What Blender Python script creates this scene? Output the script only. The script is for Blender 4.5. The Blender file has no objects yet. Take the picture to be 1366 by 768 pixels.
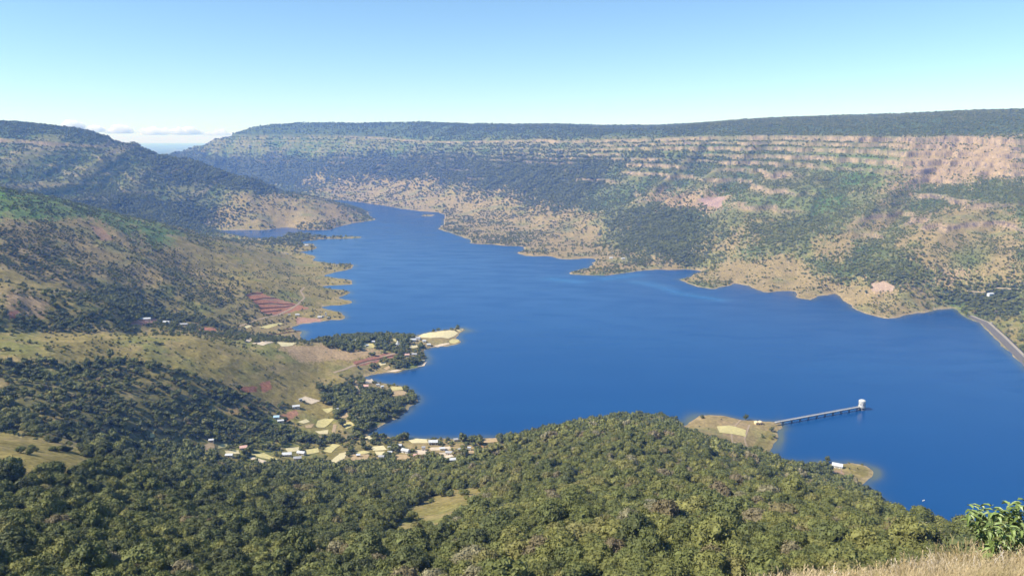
import bpy, bmesh, math, random
import numpy as np
from mathutils import Vector, Matrix

# ------------------------------------------------------------------ camera, world, sun
S = bpy.context.scene
COL = S.collection
F, CU, CV, PITCH, CAMZ = 1020.0, 683.0, 384.0, math.radians(10.985), 450.0
cd = bpy.data.cameras.new('camera'); cam = bpy.data.objects.new('camera', cd); COL.objects.link(cam)
cam.location = (0, 0, CAMZ); cam.rotation_euler = (math.radians(90) - PITCH, 0, 0)
cd.sensor_width = 36; cd.lens = 36 * F / 1366; cd.clip_start = 0.3; cd.clip_end = 260000
S.camera = cam
SUN_AZ, SUN_EL = math.radians(-104), math.radians(46)      # azimuth from +Y towards +X
sd = Vector((math.sin(SUN_AZ) * math.cos(SUN_EL), math.cos(SUN_AZ) * math.cos(SUN_EL), math.sin(SUN_EL)))
W = bpy.data.worlds.new('World'); S.world = W; W.use_nodes = True
wn = W.node_tree; bg = wn.nodes['Background']
sky = wn.nodes.new('ShaderNodeTexSky'); sky.sky_type = 'NISHITA'; sky.sun_disc = False
sky.sun_elevation = SUN_EL; sky.sun_rotation = SUN_AZ; sky.altitude = 900; sky.air_density = 1.0; sky.dust_density = 0.1; sky.ozone_density = 1.0
hue = wn.nodes.new('ShaderNodeVectorMath'); hue.operation = 'MULTIPLY'; hue.inputs[1].default_value = (.80, 1.0, 1.16)      # cyan cast of the photograph's sky
wn.links.new(sky.outputs[0], hue.inputs[0]); wn.links.new(hue.outputs[0], bg.inputs[0]); bg.inputs[1].default_value = 0.098
sl = bpy.data.lights.new('sun', 'SUN'); sl.energy = 4.9; sl.angle = math.radians(0.53); sl.color = (1.0, 0.95, 0.87)
sun = bpy.data.objects.new('sun', sl); COL.objects.link(sun)
sun.rotation_euler = sd.to_track_quat('Z', 'Y').to_euler()
S.view_settings.view_transform = 'Standard'; S.view_settings.look = 'None'; S.view_settings.gamma = 1
S.view_settings.exposure = 0.60
S.cycles.max_bounces = 12; S.cycles.diffuse_bounces = 2; S.cycles.glossy_bounces = 2; S.cycles.volume_bounces = 10
S.cycles.use_denoising = True

rnd = random.Random(7); R = np.random.default_rng(11)

# ------------------------------------------------------------------ noise
_perm = np.random.default_rng(5).permutation(4096).astype(np.int64)
_ang = np.random.default_rng(6).random(4096) * 2 * np.pi
_gx, _gy = np.cos(_ang).astype(np.float32), np.sin(_ang).astype(np.float32)
def perlin(x, y, seed=0):
    x = np.asarray(x, np.float64) + seed * 37.13; y = np.asarray(y, np.float64) + seed * 91.7
    xi = np.floor(x).astype(np.int64); yi = np.floor(y).astype(np.int64)
    xf = (x - xi).astype(np.float32); yf = (y - yi).astype(np.float32)
    u = xf * xf * xf * (xf * (xf * 6 - 15) + 10); v = yf * yf * yf * (yf * (yf * 6 - 15) + 10)
    def g(ix, iy, fx, fy):
        h = _perm[(_perm[ix & 4095] + iy) & 4095]
        return _gx[h] * fx + _gy[h] * fy
    a = g(xi, yi, xf, yf); b = g(xi + 1, yi, xf - 1, yf); c = g(xi, yi + 1, xf, yf - 1); d = g(xi + 1, yi + 1, xf - 1, yf - 1)
    return ((a + u * (b - a)) * (1 - v) + (c + u * (d - c)) * v) * 1.5
def fbm(x, y, o=4, seed=0, gain=0.5):
    s = 0; a = 1.0; n = 0; f = 1.0
    for k in range(o):
        s = s + a * perlin(x * f, y * f, seed + k); n += a; a *= gain; f *= 2.03
    return s / n
def ridged(x, y, o=3, seed=0):
    s = 0; a = 1.0; n = 0; f = 1.0
    for k in range(o):
        s = s + a * (1 - 2 * np.abs(perlin(x * f, y * f, seed + k))); n += a; a *= 0.5; f *= 2.1
    return s / n
def sstep(a, b, x):
    t = np.clip((x - a) / (b - a), 0, 1); return t * t * (3 - 2 * t)

# ------------------------------------------------------------------ survey: bearings and ranges of the land
CP, SP = math.cos(PITCH), math.sin(PITCH)
def ray(u, v):
    a = (u - CU) / F; b = (CV - v) / F
    return a, CP + b * SP, -SP + b * CP
def ctl(u, v, y):                                        # point of the land seen along (u,v), y metres ahead
    a, f, z = ray(u, v); return (a / f, math.log(y), CAMZ + z * y / f)
def wat(u, v, z=0.0):
    a, f, dz = ray(u, v); k = (z - CAMZ) / dz; return (a * k, f * k)
def project(x, y, z):
    dz = z - CAMZ; dep = y * CP - dz * SP; up = y * SP + dz * CP
    return CU + F * x / dep, CV - F * up / dep, dep

lake_px = [(1357,480),(1310,433),(1296,427),(1284,420),(1272,411),(1246,414),(1232,417),(1214,418.5),(1198,423.6),(1183,424.7),(1162,420),
 (1140,413.8),(1130,404.6),(1114,390.8),(1102,394),(1081,400),(1065.5,398),(1060,388),(1042,388),(1017,390.3),(997,381),(981,377),(963,382.5),(950,385.6),
 (929,382.5),(905.7,373.4),(921,369.5),(935.7,363),(931.8,360.4),(916,359),(882,359.6),(861,360.4),(835,364),(812,366.9),(786,366.9),(760,365.6),(770,360.4),
 (791,353.9),(793.8,348.6),(791,344.7),(767.7,345.5),(747,346),(736.5,341.4),(715.6,342),(700,341.4),(690,337),(701,333),(699,329),(662.5,326.5),
 (626,324.4),(631,321),(610,314.5),(584,305.4),(592,297.6),(593.5,287),(584,283),(563.5,282),(532,278),(501,272.8),(462,267.6),(433,265.5),
 (454,270),(490.6,282),(496,289.7),(502,293.6),(485,296),(466,298),(449,302.8),(438.5,306.7),(407,307),(384,302.8),(350,306.7),(299.5,306.7),(281,305.5),
 (299.5,310.6),(335,318),(378,317),(384,310.6),(410,312),(431,315.8),(480,315.3),(482,317.6),(431,318.6),(402,322),(394,325),(420,325.4),(424,331.4),
 (412,334.5),(384,339),(376,337.5),(400,337),(420,341),(421.6,345),(415,347),(436,351),(472,353),(476,354.6),(464.6,359),(446,363),(433,367),(440,370),(459,372),
 (471,375),(468,379.4),(436,381),(425,383.5),(462,388),(468,390),(454,395.5),(440,399),(467,400),(468,404.6),(441,407),(428,410),(454,416),(460.7,424),
 (454,427),(428,429),(397,432),(389,436),(391.7,440),(406,442.4),(401,447.6),(399,454),(418,457),(441,453),(464.6,448),(516,447.6),(553,449),(566,445),
 (597,439.8),(618,437),(619.5,441),(610,445),(614,454),(610,458),(589.6,462),(566,466),(566,471),(569,476),(570,484.6),(555.7,490.6),(537.5,493),(516.7,497),
 (500,499),(486,503),(499,507),(517,512.5),(535.5,515),(548.5,524),(557.6,530),(557.6,536),(546,542.5),(543,550),(530,558),(512,564.6),(496,573.7),(486,581.5),
 (504,582),(540.7,583),(566.8,585.5),(590,584),(634,584),(690,583),(760,568),(850,558),(905,562),(916.5,568.7),(922,562),(933,553),(953,554),(990,559.8),
 (1021,563),(1039,563),(1044,569),(1037,574),(1038,583),(1030.5,594),(1024,602),(1026,610.7),(1046,616),(1079,618.5),(1103.6,618.5),(1134.6,616.7),
 (1152,619.6),(1164.5,627),(1161,637),(1150,647),(1163,660),(1200,686),(1250,702),(1310,708),(1366,712),(1560,735),(1600,700),(1500,612),(1420,540)]
lake = np.array([wat(u, v) for u, v in lake_px])
# fractal refinement of the traced shore
def rough(p, it=2):
    r = np.random.default_rng(3)
    for k in range(it):
        q = np.roll(p, -1, 0); d = q - p; L = np.hypot(d[:,0], d[:,1])
        m = (p + q) / 2 + np.stack([-d[:,1], d[:,0]], 1) / (L[:,None] + 1e-6) * (r.normal(0, 1, len(p)) * np.minimum(L * .10, 1.2 + 3.5 * (p[:,0] < .5 * p[:,1])))[:,None]
        p = np.stack([p, m], 1).reshape(-1, 2)
    return p
lake = rough(lake)
islet = rough(np.array([wat(u, v) for u, v in [(561,288.4),(570,288.9),(579,288),(579,286.4),(570,286),(563,286.6)]]), 1)

C = []
def line(*pts, n=3):
    for (a, b) in zip(pts[:-1], pts[1:]):
        for k in range(n):
            s = k / n
            y = math.exp(math.log(a[2]) * (1 - s) + math.log(b[2]) * s)
            C.append(ctl(a[0] + (b[0] - a[0]) * s, a[1] + (b[1] - a[1]) * s, y))
    C.append(ctl(*pts[-1]))
# far plateau: top line, rim, mid slopes, foot
line((200,212,9500),(240,207,9000),(270,196,8700),(320,176,8600),(345,171,8600),(400,166,8600),(480,165,8200),(560,161,7800),(640,163,7300),(720,166,6800),
     (800,172,6400),(850,175,6100),(930,166,5800),(1010,160,5400),(1130,157,5000),(1180,159,4900),(1240,153,4800),(1290,151,4700),(1366,151,4600),(1500,150,4300),(1700,150,4100))
line((330,181,8100),(400,179,7800),(500,178,7200),(600,177,6500),(700,178,5850),(850,181,5000),(1000,182,4400),(1130,183,4000),(1250,184,3750),(1366,188,3600),(1560,190,3400))
line((320,215,7900),(400,212,7450),(520,210,6700),(600,212,6050),(700,213,5450),(850,216,4650),(1000,216,4080),(1130,218,3720),(1250,220,3500),(1366,224,3350),(1560,226,3150))
line((330,246,7450),(430,240,7000),(560,236,6150),(680,250,5100),(780,262,4450),(850,262,4100),(1000,262,3500),(1130,262,3180),(1250,262,2980),(1366,262,2850),(1560,262,2700))
line((800,290,3800),(900,292,3350),(1000,300,3000),(1130,300,2780),(1250,300,2600),(1366,300,2480),(1560,300,2350))
line((880,330,2950),(1000,338,2600),(1130,340,2420),(1250,342,2250),(1366,345,2130),(1560,350,2050))
line((1130,375,2180),(1250,378,2020),(1366,385,1900),(1560,390,1800))
line((1320,430,1780),(1366,440,1680),(1500,470,1560))
# foreland
line((425,250,6400),(470,245,6450),(520,243,6250),(600,252,5500),(690,268,4700),(760,288,4050),(810,318,3450))
line((480,262,6000),(560,268,5400),(640,290,4500),(720,315,3700),(780,330,3250))
C += [ctl(860,348,2830), ctl(1000,362,2480), ctl(1060,370,2400), ctl(1180,395,2080)]
# left plateau and its spur
line((-200,158,4600),(10,161,4700),(60,163,4700),(125,170,4800),(150,183,4700),(185,196,4650),(215,205,4600),(240,214,4550),(270,227,4500),(310,238,4500),(345,250,4480),(400,262,4500),(450,273,4550),(490,288,4560))
line((-200,180,4200),(10,181,4300),(60,181,4350),(128,180,4450))
line((-200,212,3900),(10,214,4050),(100,216,4150),(170,222,4250))
line((-200,250,3500),(10,246,3700),(100,250,3800),(200,250,3950),(300,262,4100),(380,276,4150))
line((60,285,3350),(140,285,3500),(220,290,3700),(300,292,3880),(400,295,4020))
line((230,250,7000),(300,262,6000),(400,268,5300))
# hill on the left with its valleys
line((-250,232,1950),(10,240,2000),(60,250,2050),(110,266,2120),(160,285,2220),(210,300,2350),(250,311,2480),(300,323,2650),(350,335,2780),(395,344,2950))
line((-250,300,1600),(10,300,1720),(80,300,1850),(150,310,1980),(220,330,2120))
line((-250,345,1450),(10,348,1520),(80,350,1640),(200,350,1900),(300,352,2250),(400,362,2560))
line((-250,350,1250),(10,362,1290),(60,378,1320),(110,389,1370),(150,403,1410),(190,420,1480))
line((10,372,1420),(70,386,1470),(130,398,1560))
line((10,405,1190),(80,412,1270),(150,422,1335))
line((-250,440,1090),(10,440,1130),(80,438,1215),(140,438,1295),(200,435,1450),(260,437,1600),(310,436,1720),(350,442,1740))
line((200,400,1720),(270,400,1820),(330,400,1890),(380,408,1960),(430,412,2000))
line((330,380,2010),(400,385,2150),(440,388,2200))
# grass hill and peninsula
line((-250,440,950),(10,451,1010),(80,451,1060),(190,446,1180),(250,448,1260),(330,459,1380),(400,461,1470),(440,462,1520),(500,464,1560))
line((-250,500,820),(10,500,900),(100,500,970),(200,500,1060),(300,500,1160),(380,500,1280),(430,496,1390))
line((10,550,780),(100,550,850),(200,560,930),(300,560,1060),(380,562,1130),(440,565,1160))
line((400,530,1220),(450,530,1250),(500,530,1260),(440,500,1370),(480,490,1430),(530,475,1520),(560,455,1650),(600,448,1700))
# near ridge on the left, forest slopes, the rounded hill
line((-250,545,560),(10,573,600),(60,578,625),(100,584,650),(150,594,700),(200,610,760),(250,622,830),(300,628,890))
line((100,580,800),(200,596,890),(300,596,980),(400,606,1010),(500,610,1020),(600,610,1030),(660,604,1040))
line((-250,640,380),(10,650,400),(100,650,430),(200,650,520),(300,650,640),(400,650,740),(500,652,750),(570,652,740))
line((-250,700,300),(10,700,320),(100,700,345),(200,700,390),(300,700,450),(400,700,500),(500,700,480))
line((-250,765,235),(10,765,245),(100,765,255),(200,765,265),(300,765,285),(400,765,310),(500,765,300),(600,765,280),(800,765,235),(1000,765,225),(1200,765,230),(1366,765,225),(1600,765,220))
line((600,603,920),(640,598,910),(700,582,890),(740,571,880),(800,563,860),(870,564,840),(920,580,800),(960,600,770),(1030,625,730),(1100,649,690),(1160,664,660),(1200,692,620),(1250,714,600),(1310,722,590),(1366,725,580),(1600,742,560))
line((510,716,455),(560,688,540),(610,660,640),(650,645,700))
line((700,640,640),(800,630,620),(900,650,560),(1000,660,530),(1100,682,500),(1200,716,440),(1366,734,410))
line((620,710,420),(700,690,420),(800,690,360),(1000,710,320),(1200,730,310),(1366,740,310))
for t in (-1.0, -0.7, -0.45, -0.2, 0.0, 0.2, 0.4, 0.6, 0.8, 1.05):
    C.append((t, math.log(150), 335.))
for t in np.linspace(-1.05, 1.05, 15):
    for y, z in ((14000, 120.), (25000, 60.), (80000, 40.)): C.append((t, math.log(y), z))
for t in np.linspace(-1.05, 0.0, 8): C.append((t, math.log(10500), 120.))
for t in np.linspace(0.05, 1.05, 8): C.append((t, math.log(8500), 560.))
for u, v in lake_px[::2]:
    x, y = wat(u, v); C.append((x / y, math.log(y), 5.0))
for u, v in [(600,400),(700,380),(600,350),(550,320),(700,450),(850,450),(1000,450),(1150,470),(1300,520),(700,520),(850,520),(1000,520),(1250,600),(1200,560),(1350,650),(800,400),(520,300),(1100,520)]:
    x, y = wat(u, v); C.append((x / y, math.log(y), 3.0))
C = np.array(C)
_, ix = np.unique(np.round(C[:, :2] * [250, 120]), axis=0, return_index=True); C = C[ix]
KT, KL = 2.0, 1.0
cx = C[:, 0] * KT; cyy = C[:, 1] * KL
def phi(dx, dy): return np.sqrt(dx * dx + dy * dy + 0.0009)
A = phi(cx[:, None] - cx[None], cyy[:, None] - cyy[None]); n = len(C)
P = np.stack([np.ones(n), cx, cyy], 1)
M = np.block([[A - np.eye(n) * 0.004, P], [P.T, np.zeros((3, 3))]])
wt = np.linalg.solve(M, np.concatenate([C[:, 2], np.zeros(3)]))
GT = np.linspace(-1.12, 1.12, 420); GL = np.linspace(math.log(1.2), math.log(85000), 1250)
gt, gl = np.meshgrid(GT, GL, indexing='ij')
Bg = np.zeros(gt.shape)
# base height is evaluated on a coarser lattice, then resampled
ct, cl = GT[::2], GL[::3]
qt, ql = np.meshgrid(ct, cl, indexing='ij'); qb = np.zeros(qt.size); ft, fl = qt.ravel() * KT, ql.ravel() * KL
for s in range(0, qt.size, 8000):
    e = s + 8000
    qb[s:e] = phi((ft[s:e, None] - cx[None]).astype(np.float32), (fl[s:e, None] - cyy[None]).astype(np.float32)) @ wt[:n] + wt[n] + wt[n+1] * ft[s:e] + wt[n+2] * fl[s:e]
qb = qb.reshape(qt.shape)
def bil(G, t0, dt, l0, dl, t, l):
    a = np.clip((t - t0) / dt, 0, G.shape[0] - 1.001); b = np.clip((l - l0) / dl, 0, G.shape[1] - 1.001)
    i = a.astype(int); j = b.astype(int); fa = a - i; fb = b - j
    return (G[i, j] * (1 - fa) + G[i+1, j] * fa) * (1 - fb) + (G[i, j+1] * (1 - fa) + G[i+1, j+1] * fa) * fb
_nl = np.log([1.0, 2, 5, 12, 17, 24, 60, 150, 240]); _nz = np.array([448.4, 447.2, 444.2, 438., 432, 424, 396, 336, 292.])
def base(t, l):
    b = bil(qb, ct[0], ct[1] - ct[0], cl[0], cl[1] - cl[0], t, l); y = np.exp(l)
    nb = np.interp(l, _nl, _nz)
    led = CAMZ - 0.621 * y - 0.13 * np.clip(0.72 - t, 0, 2) * y - 1.2 * np.exp(-y / 1.5) * (1 - y * 0) + 0.0
    led = np.where(t > 0.25, np.where(y < 14, led, led - (y - 14) * 0.8), nb)
    nb = np.where(y < 24, led * sstep(.2, .36, t) + nb * (1 - sstep(.2, .36, t)), nb)
    k = sstep(math.log(150), math.log(250), l)
    return np.where(l < math.log(150), nb, nb * (1 - k) + b * k)
def poly_sd(px, py, poly):                               # positive outside
    d2 = np.full(px.shape, 1e18, np.float32); ins = np.zeros(px.shape, bool)
    q = np.roll(poly, -1, 0)
    for (ax, ay), (bx, by) in zip(poly, q):
        ex, ey = bx - ax, by - ay; L = ex * ex + ey * ey + 1e-9
        wx = px - ax; wy = py - ay
        h = np.clip((wx * ex + wy * ey) * (1 / L), 0, 1)
        d2 = np.minimum(d2, (wx - ex * h) ** 2 + (wy - ey * h) ** 2)
        if ay != by:
            c = ((ay > py) != (by > py)) & (px < ax + (py - ay) * ex / ey)
            ins ^= c
    d = np.sqrt(d2); return np.where(ins, -d, d)
gy = np.exp(gl); gx = gt * gy
Dg = np.full(gt.shape, 90000.0, np.float32)
jm = (GL > math.log(560)) & (GL < math.log(9000))
sub = poly_sd(gx[:, jm].astype(np.float32).ravel(), gy[:, jm].astype(np.float32).ravel(), lake.astype(np.float32))
isl = poly_sd(gx[:, jm].astype(np.float32).ravel(), gy[:, jm].astype(np.float32).ravel(), islet.astype(np.float32))
sub = np.where((sub < 0), np.maximum(sub, -isl), sub)
Dg[:, jm] = sub.reshape(gx[:, jm].shape)
def shore(t, l): return bil(Dg, GT[0], GT[1] - GT[0], GL[0], GL[1] - GL[0], t, l)

STRATA = [(462, 19, 3.4, .15), (436, 10, 2.6, .30), (404, 13, 2.8, .16), (366, 12, 2.8, .22), (334, 9, 2.6, .40), (300, 10, 2.8, .40), (255, 8, 2.8, .5), (205, 7, 2.8, .55), (160, 6, 2.8, .6)]
_dam = np.array([wat(u, v, 0) for u, v in [(1300, 427), (1310, 432), (1330, 451.5), (1357, 479), (1420, 541), (1500, 613), (1590, 690)]])
def damdist(x, y):
    d = np.full(np.shape(x), 1e9)
    m = (x > .4 * y) & (y > 900) & (y < 3600)
    if not m.any(): return d
    px, py = x[m], y[m]; dd = np.full(px.shape, 1e18)
    for (ax, ay), (bx, by) in zip(_dam[:-1], _dam[1:]):
        ex, ey = bx - ax, by - ay; h = np.clip(((px - ax) * ex + (py - ay) * ey) / (ex * ex + ey * ey), 0, 1)
        dd = np.minimum(dd, (px - ax - ex * h) ** 2 + (py - ay - ey * h) ** 2)
    d[m] = np.sqrt(dd); return d
def height(x, y, full=False):
    t = x / y; l = np.log(y)
    B = base(t, l); D = shore(t, l)
    D = D + fbm(x / 60, y / 60, 3, 40) * np.clip(y * 0.004, 2, 12) * (D < 400)
    land = sstep(0, 260, D)
    far = sstep(2300, 3000, y + np.clip(x - 600, 0, 900) * 1.0)
    up = sstep(60, 160, B) * (1 - sstep(470, 520, B) * 0.8)
    # gullies and spurs on the big slopes
    side = sstep(-1600, -500, x + (y - 4500) * 0.25)
    s1 = x * 0.77 - y * 0.64; w1 = -x * 0.64 - y * 0.77
    wob = fbm(x / 900, y / 900, 2, 9) * 0.6
    g1 = ridged(s1 / 360 + wob * .7, w1 / 2300, 3, 20) * side + ridged(x / 300 + wob + y / 2600, y / 1900, 4, 24) * (1 - side)
    h = B + far * up * (g1 - 0.15) * np.where(side > .5, 60, 64) * (1 - 0.75 * sstep(400, 455, B))
    # lower hummocky foreland
    low = far * (1 - sstep(90, 170, B))
    h = h + far * up * side * (ridged(s1 / 120 + wob, w1 / 500, 3, 36) - .2) * 13 * (1 - sstep(430, 470, B))
    h = h + low * land * (ridged(x / 190, y / 190, 3, 31) * 13 + 3)
    # hills on this side
    near = (1 - far) * sstep(150, 320, y)
    amp = np.clip(y / 1500, 0.25, 1.0) * np.clip(B / 90, 0.12, 1.0)
    g2 = ridged(x / 210 + wob, y / 210, 4, 50)
    h = h + near * land * amp * (g2 - 0.25) * 17
    gv = np.where(far > .5, g1, g2) - .2
    h = h + land * sstep(150, 400, y) * fbm(x / 70, y / 70, 3, 60) * np.clip(B / 60, 0.1, 1) * 3.0
    h = h + sstep(475, 520, B) * (ridged(x / 420, y / 420, 3, 33) * 13 + fbm(x / 60, y / 60, 2, 34) * 5)
    # lava benches
    st = far * sstep(100, 140, B); rim = np.interp(y, [3300, 3600, 3750, 4400, 5000, 5850, 7200, 8200], [438, 446, 458, 468, 475, 494, 500, 494])
    hz = h + 462 - rim + 5 * fbm(x / 700, y / 700, 2, 70); run = s1 * side + x * (1 - side)
    add = 0; rk = 0; tal = 0
    for k, (c, a, w_, thr) in enumerate(STRATA):
        m = (.42 + .58 * sstep(-.15, .25, t)) * sstep(thr - .18, thr + .2, 0.5 + 0.9 * fbm(run / 520, c / 7.0, 2, 80 + k)) if k else 0.75 + 0.25 * sstep(-.3, .2, perlin(run / 300, 1.5, 79))
        q = (hz - c) / w_
        add = add + a * m * (np.tanh(q) - np.tanh(q / 5))
        if full:
            rk = np.maximum(rk, m * np.exp(-(q / 1.6) ** 2) * st * (.55 + .45 * sstep(-.3, .1, fbm(run / 60, c / 2.0, 2, 98))))
            tal = np.maximum(tal, m * sstep(-7.5, -1.5, q) * (1 - sstep(-1.5, 0, q)) * sstep(-.15, .25, fbm(run / 150, c / 3.0, 2, 97)) * st)
    h = h + st * add
    nz = sstep(4, 14, y) * (1 - sstep(150, 300, y))
    h = h + fbm(x / 1.5, y / 1.5, 3, 66) * 0.12 * (y < 40)
    dm = damdist(x, y); h = np.minimum(h, 1.0 + np.maximum(dm - 30, 0) * .12 + np.clip(dm, 0, 5000) ** 3 * 5e-6)
    k = 1 - np.exp(-np.clip(D, 0, None) / 26.0); hh = np.maximum(h, 1.0) * k; cp = np.clip(D, 0, None) * .5 + .3
    hh = hh * cp / ((hh ** 4 + cp ** 4) ** .25 + 1e-6)
    out = np.where(D > 0, hh + 0.05, np.maximum(D * 0.2, -9))
    if full: return out, D, B, far, rk, tal, gv
    return out

# pixel -> ground, by walking the sight line over the land
_ly = np.linspace(math.log(230), math.log(9500), 1500)
def ground(u, v, ymin=230, zoff=0.0):
    a, f, dz = ray(u, v); y = np.exp(_ly); y = y[y > ymin]; x = a / f * y; z = CAMZ + dz / f * y
    h = np.maximum(height(x, y), 0.0) + zoff
    w = np.nonzero(h > z)[0]
    if len(w) == 0: i = len(y) - 1; return Vector((x[i], y[i], h[i]))
    i = w[0]
    if i == 0: return Vector((x[0], y[0], h[0]))
    g0, g1 = z[i-1] - h[i-1], z[i] - h[i]; s = g0 / (g0 - g1)
    yy = y[i-1] + (y[i] - y[i-1]) * s; xx = a / f * yy
    return Vector((xx, yy, float(np.maximum(height(np.array([xx]), np.array([yy])), 0)[0])))
def hgt(x, y): return float(height(np.array([float(x)]), np.array([float(y)]))[0])

# ------------------------------------------------------------------ land cover, mapped
def inpoly(px, py, poly):
    ins = np.zeros(px.shape, bool); n = len(poly)
    for i in range(n):
        ax, ay = poly[i]; bx, by = poly[(i + 1) % n]
        if ay == by: continue
        ins ^= ((ay > py) != (by > py)) & (px < ax + (py - ay) * (bx - ax) / (by - ay))
    return ins
# (outline, y range, tree cover, ground kind)   kinds: 0 forest floor 1 olive grass 2 tan grass 3 green scrub 4 pink rock/soil 5 red soil 6 pale stubble
ZONES = [
 ([(200,190),(1000,205),(1000,240),(860,262),(740,280),(650,255),(560,238),(395,252),(200,240)],(3900,12000),.97,0),
 ([(200,170),(330,172),(700,172),(1000,176),(1000,212),(700,206),(330,206),(240,205)],(3900,12000),.72,3),
 ([(820,215),(1130,215),(1180,260),(960,256),(850,262),(800,285),(780,270)],(2500,9000),.80,3),
 ([(395,250),(440,236),(560,236),(600,250),(650,253),(700,260),(740,278),(800,282),(818,300),(800,322),(860,342),(900,348),(925,362),(905,373),(760,368),(690,345),(560,300),(430,262)],(2000,9000),.40,2),
 ([(905,375),(950,352),(1000,338),(1060,338),(1085,358),(1130,378),(1200,372),(1250,395),(1245,428),(1140,425),(1000,395)],(1500,4000),.36,2),
 ([(1190,322),(1225,285),(1290,272),(1366,285),(1366,400),(1280,405),(1230,372),(1200,345)],(1500,4000),.42,2),
 ([(1215,184),(1366,180),(1366,238),(1240,247),(1170,262),(1200,215)],(1500,5000),.20,4),
 ([(1075,335),(1190,266),(1222,280),(1110,350)],(1500,4500),.12,2),
 ([(930,332),(1010,287),(1045,290),(960,347)],(1500,4500),.30,2),
 ([(855,258),(960,256),(1005,268),(955,284),(870,272)],(1500,5000),.12,4),
 ([(830,300),(850,290),(880,282),(870,300)],(1500,5000),.10,4),
 ([(960,262),(1080,250),(1130,262),(1100,290),(1010,285)],(1500,5000),.55,3),
 ([(1090,200),(1210,200),(1190,250),(1100,240)],(1500,5000),.50,3),
 ([(818,300),(835,278),(930,282),(940,310),(930,330),(960,345),(930,352),(870,345),(850,330)],(1500,5000),.9,0),
 ([(1010,300),(1085,292),(1100,320),(1060,340),(1000,335)],(1500,5000),.86,3),
 ([(1060,350),(1120,350),(1200,318),(1215,345),(1260,365),(1240,378),(1130,375)],(1500,4000),.84,3),
 ([(1245,395),(1366,370),(1366,425),(1290,412)],(1400,2400),.88,0),
 ([(1310,425),(1366,420),(1366,470),(1330,445)],(1200,2200),.06,1),
 ([(1250,362),(1285,358),(1300,372),(1262,380)],(1400,3000),.08,4),
 ([(1155,378),(1175,374),(1197,382),(1192,392),(1160,390)],(1400,3000),.02,4),
 ([(-300,262),(60,262),(200,268),(290,275),(300,300),(150,300),(-300,300)],(2900,6000),.98,0),
 ([(300,262),(330,255),(400,258),(505,291),(440,308),(300,308),(285,296)],(3000,6000),.36,2),
 ([(-300,225),(10,240),(130,266),(240,306),(210,335),(100,300),(10,292),(-300,290)],(1300,2900),.42,3),
 ([(60,300),(130,290),(190,320),(180,345),(90,345)],(1300,2900),.40,2),
 ([(235,303),(330,328),(480,350),(475,418),(400,432),(335,395),(255,352)],(1500,4500),.13,1),
 ([(280,300),(430,310),(500,315),(430,340),(340,335)],(2500,5000),.35,1),
 ([(376,310),(410,309),(440,316),(420,320),(385,321),(350,318)],(2800,5000),.95,0),
 ([(60,392),(250,376),(330,398),(310,440),(150,441),(-300,441),(-300,425)],(1050,2200),.66,1),
 ([(-300,352),(10,358),(60,376),(112,388),(105,396),(50,392),(10,380)],(1150,1700),.08,1),
 ([(10,390),(60,400),(60,425),(10,420)],(1050,1700),.35,4),
 ([(-300,440),(200,444),(260,446),(340,457),(440,459),(535,466),(475,490),(440,520),(430,548),(330,532),(280,507),(240,492),(160,482),(80,486),(-300,480)],(900,1620),.16,1),
 ([(370,462),(450,462),(530,470),(480,480),(400,482)],(900,1620),.05,4),
 ([(-300,487),(80,487),(160,483),(240,492),(300,512),(335,540),(380,560),(380,602),(250,600),(150,590),(-300,600)],(700,1300),.80,1),
 ([(180,490),(260,500),(300,520),(240,530),(170,510)],(700,1300),.55,1),
 ([(270,542),(300,545),(300,552),(270,552)],(700,1300),.1,1),
 ([(440,449),(545,446),(552,460),(520,463),(470,467),(440,464)],(1500,1800),.84,1),
 ([(508,462),(560,464),(570,478),(555,490),(520,495),(503,482)],(1300,1700),.62,1),
 ([(555,438),(625,436),(618,460),(575,466),(556,460)],(1400,1800),.24,2),
 ([(425,518),(470,515),(500,522),(520,530),(560,528),(550,550),(500,575),(470,582),(452,570),(432,540)],(1050,1400),.84,1),
 ([(385,530),(430,535),(450,545),(445,582),(400,580),(380,560)],(950,1400),.22,1),
 ([(255,586),(440,590),(700,578),(700,612),(560,622),(300,622)],(880,1300),.6,1),
 ([(520,590),(640,588),(640,612),(560,616)],(880,1300),.4,2),
 ([(585,574),(720,564),(720,590),(650,593),(600,590)],(950,1400),.82,1),
 ([(-300,560),(10,572),(100,583),(155,593),(195,606),(160,622),(90,632),(-300,634)],(380,760),.16,1),
 ([(110,600),(220,608),(260,622),(180,632),(120,618)],(500,900),.55,1),
 ([(-300,648),(150,646),(200,616),(270,624),(250,680),(100,700),(-300,692)],(380,900),.72,1),
 ([(490,728),(545,682),(598,650),(660,650),(640,680),(590,712),(540,735)],(400,800),.03,1),
 ([(905,575),(915,560),(935,549),(1045,560),(1045,572),(1020,578),(1030,615),(1000,605),(950,590)],(950,1500),.10,2),
 ([(1020,575),(1045,572),(1042,600),(1030,618),(1000,600)],(950,1500),.55,1),
 ([(1035,612),(1105,614),(1100,628),(1040,622)],(800,1400),.25,1),
 ([(1098,618),(1170,614),(1172,640),(1150,648),(1108,634)],(800,1400),.0,1),
]
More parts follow.
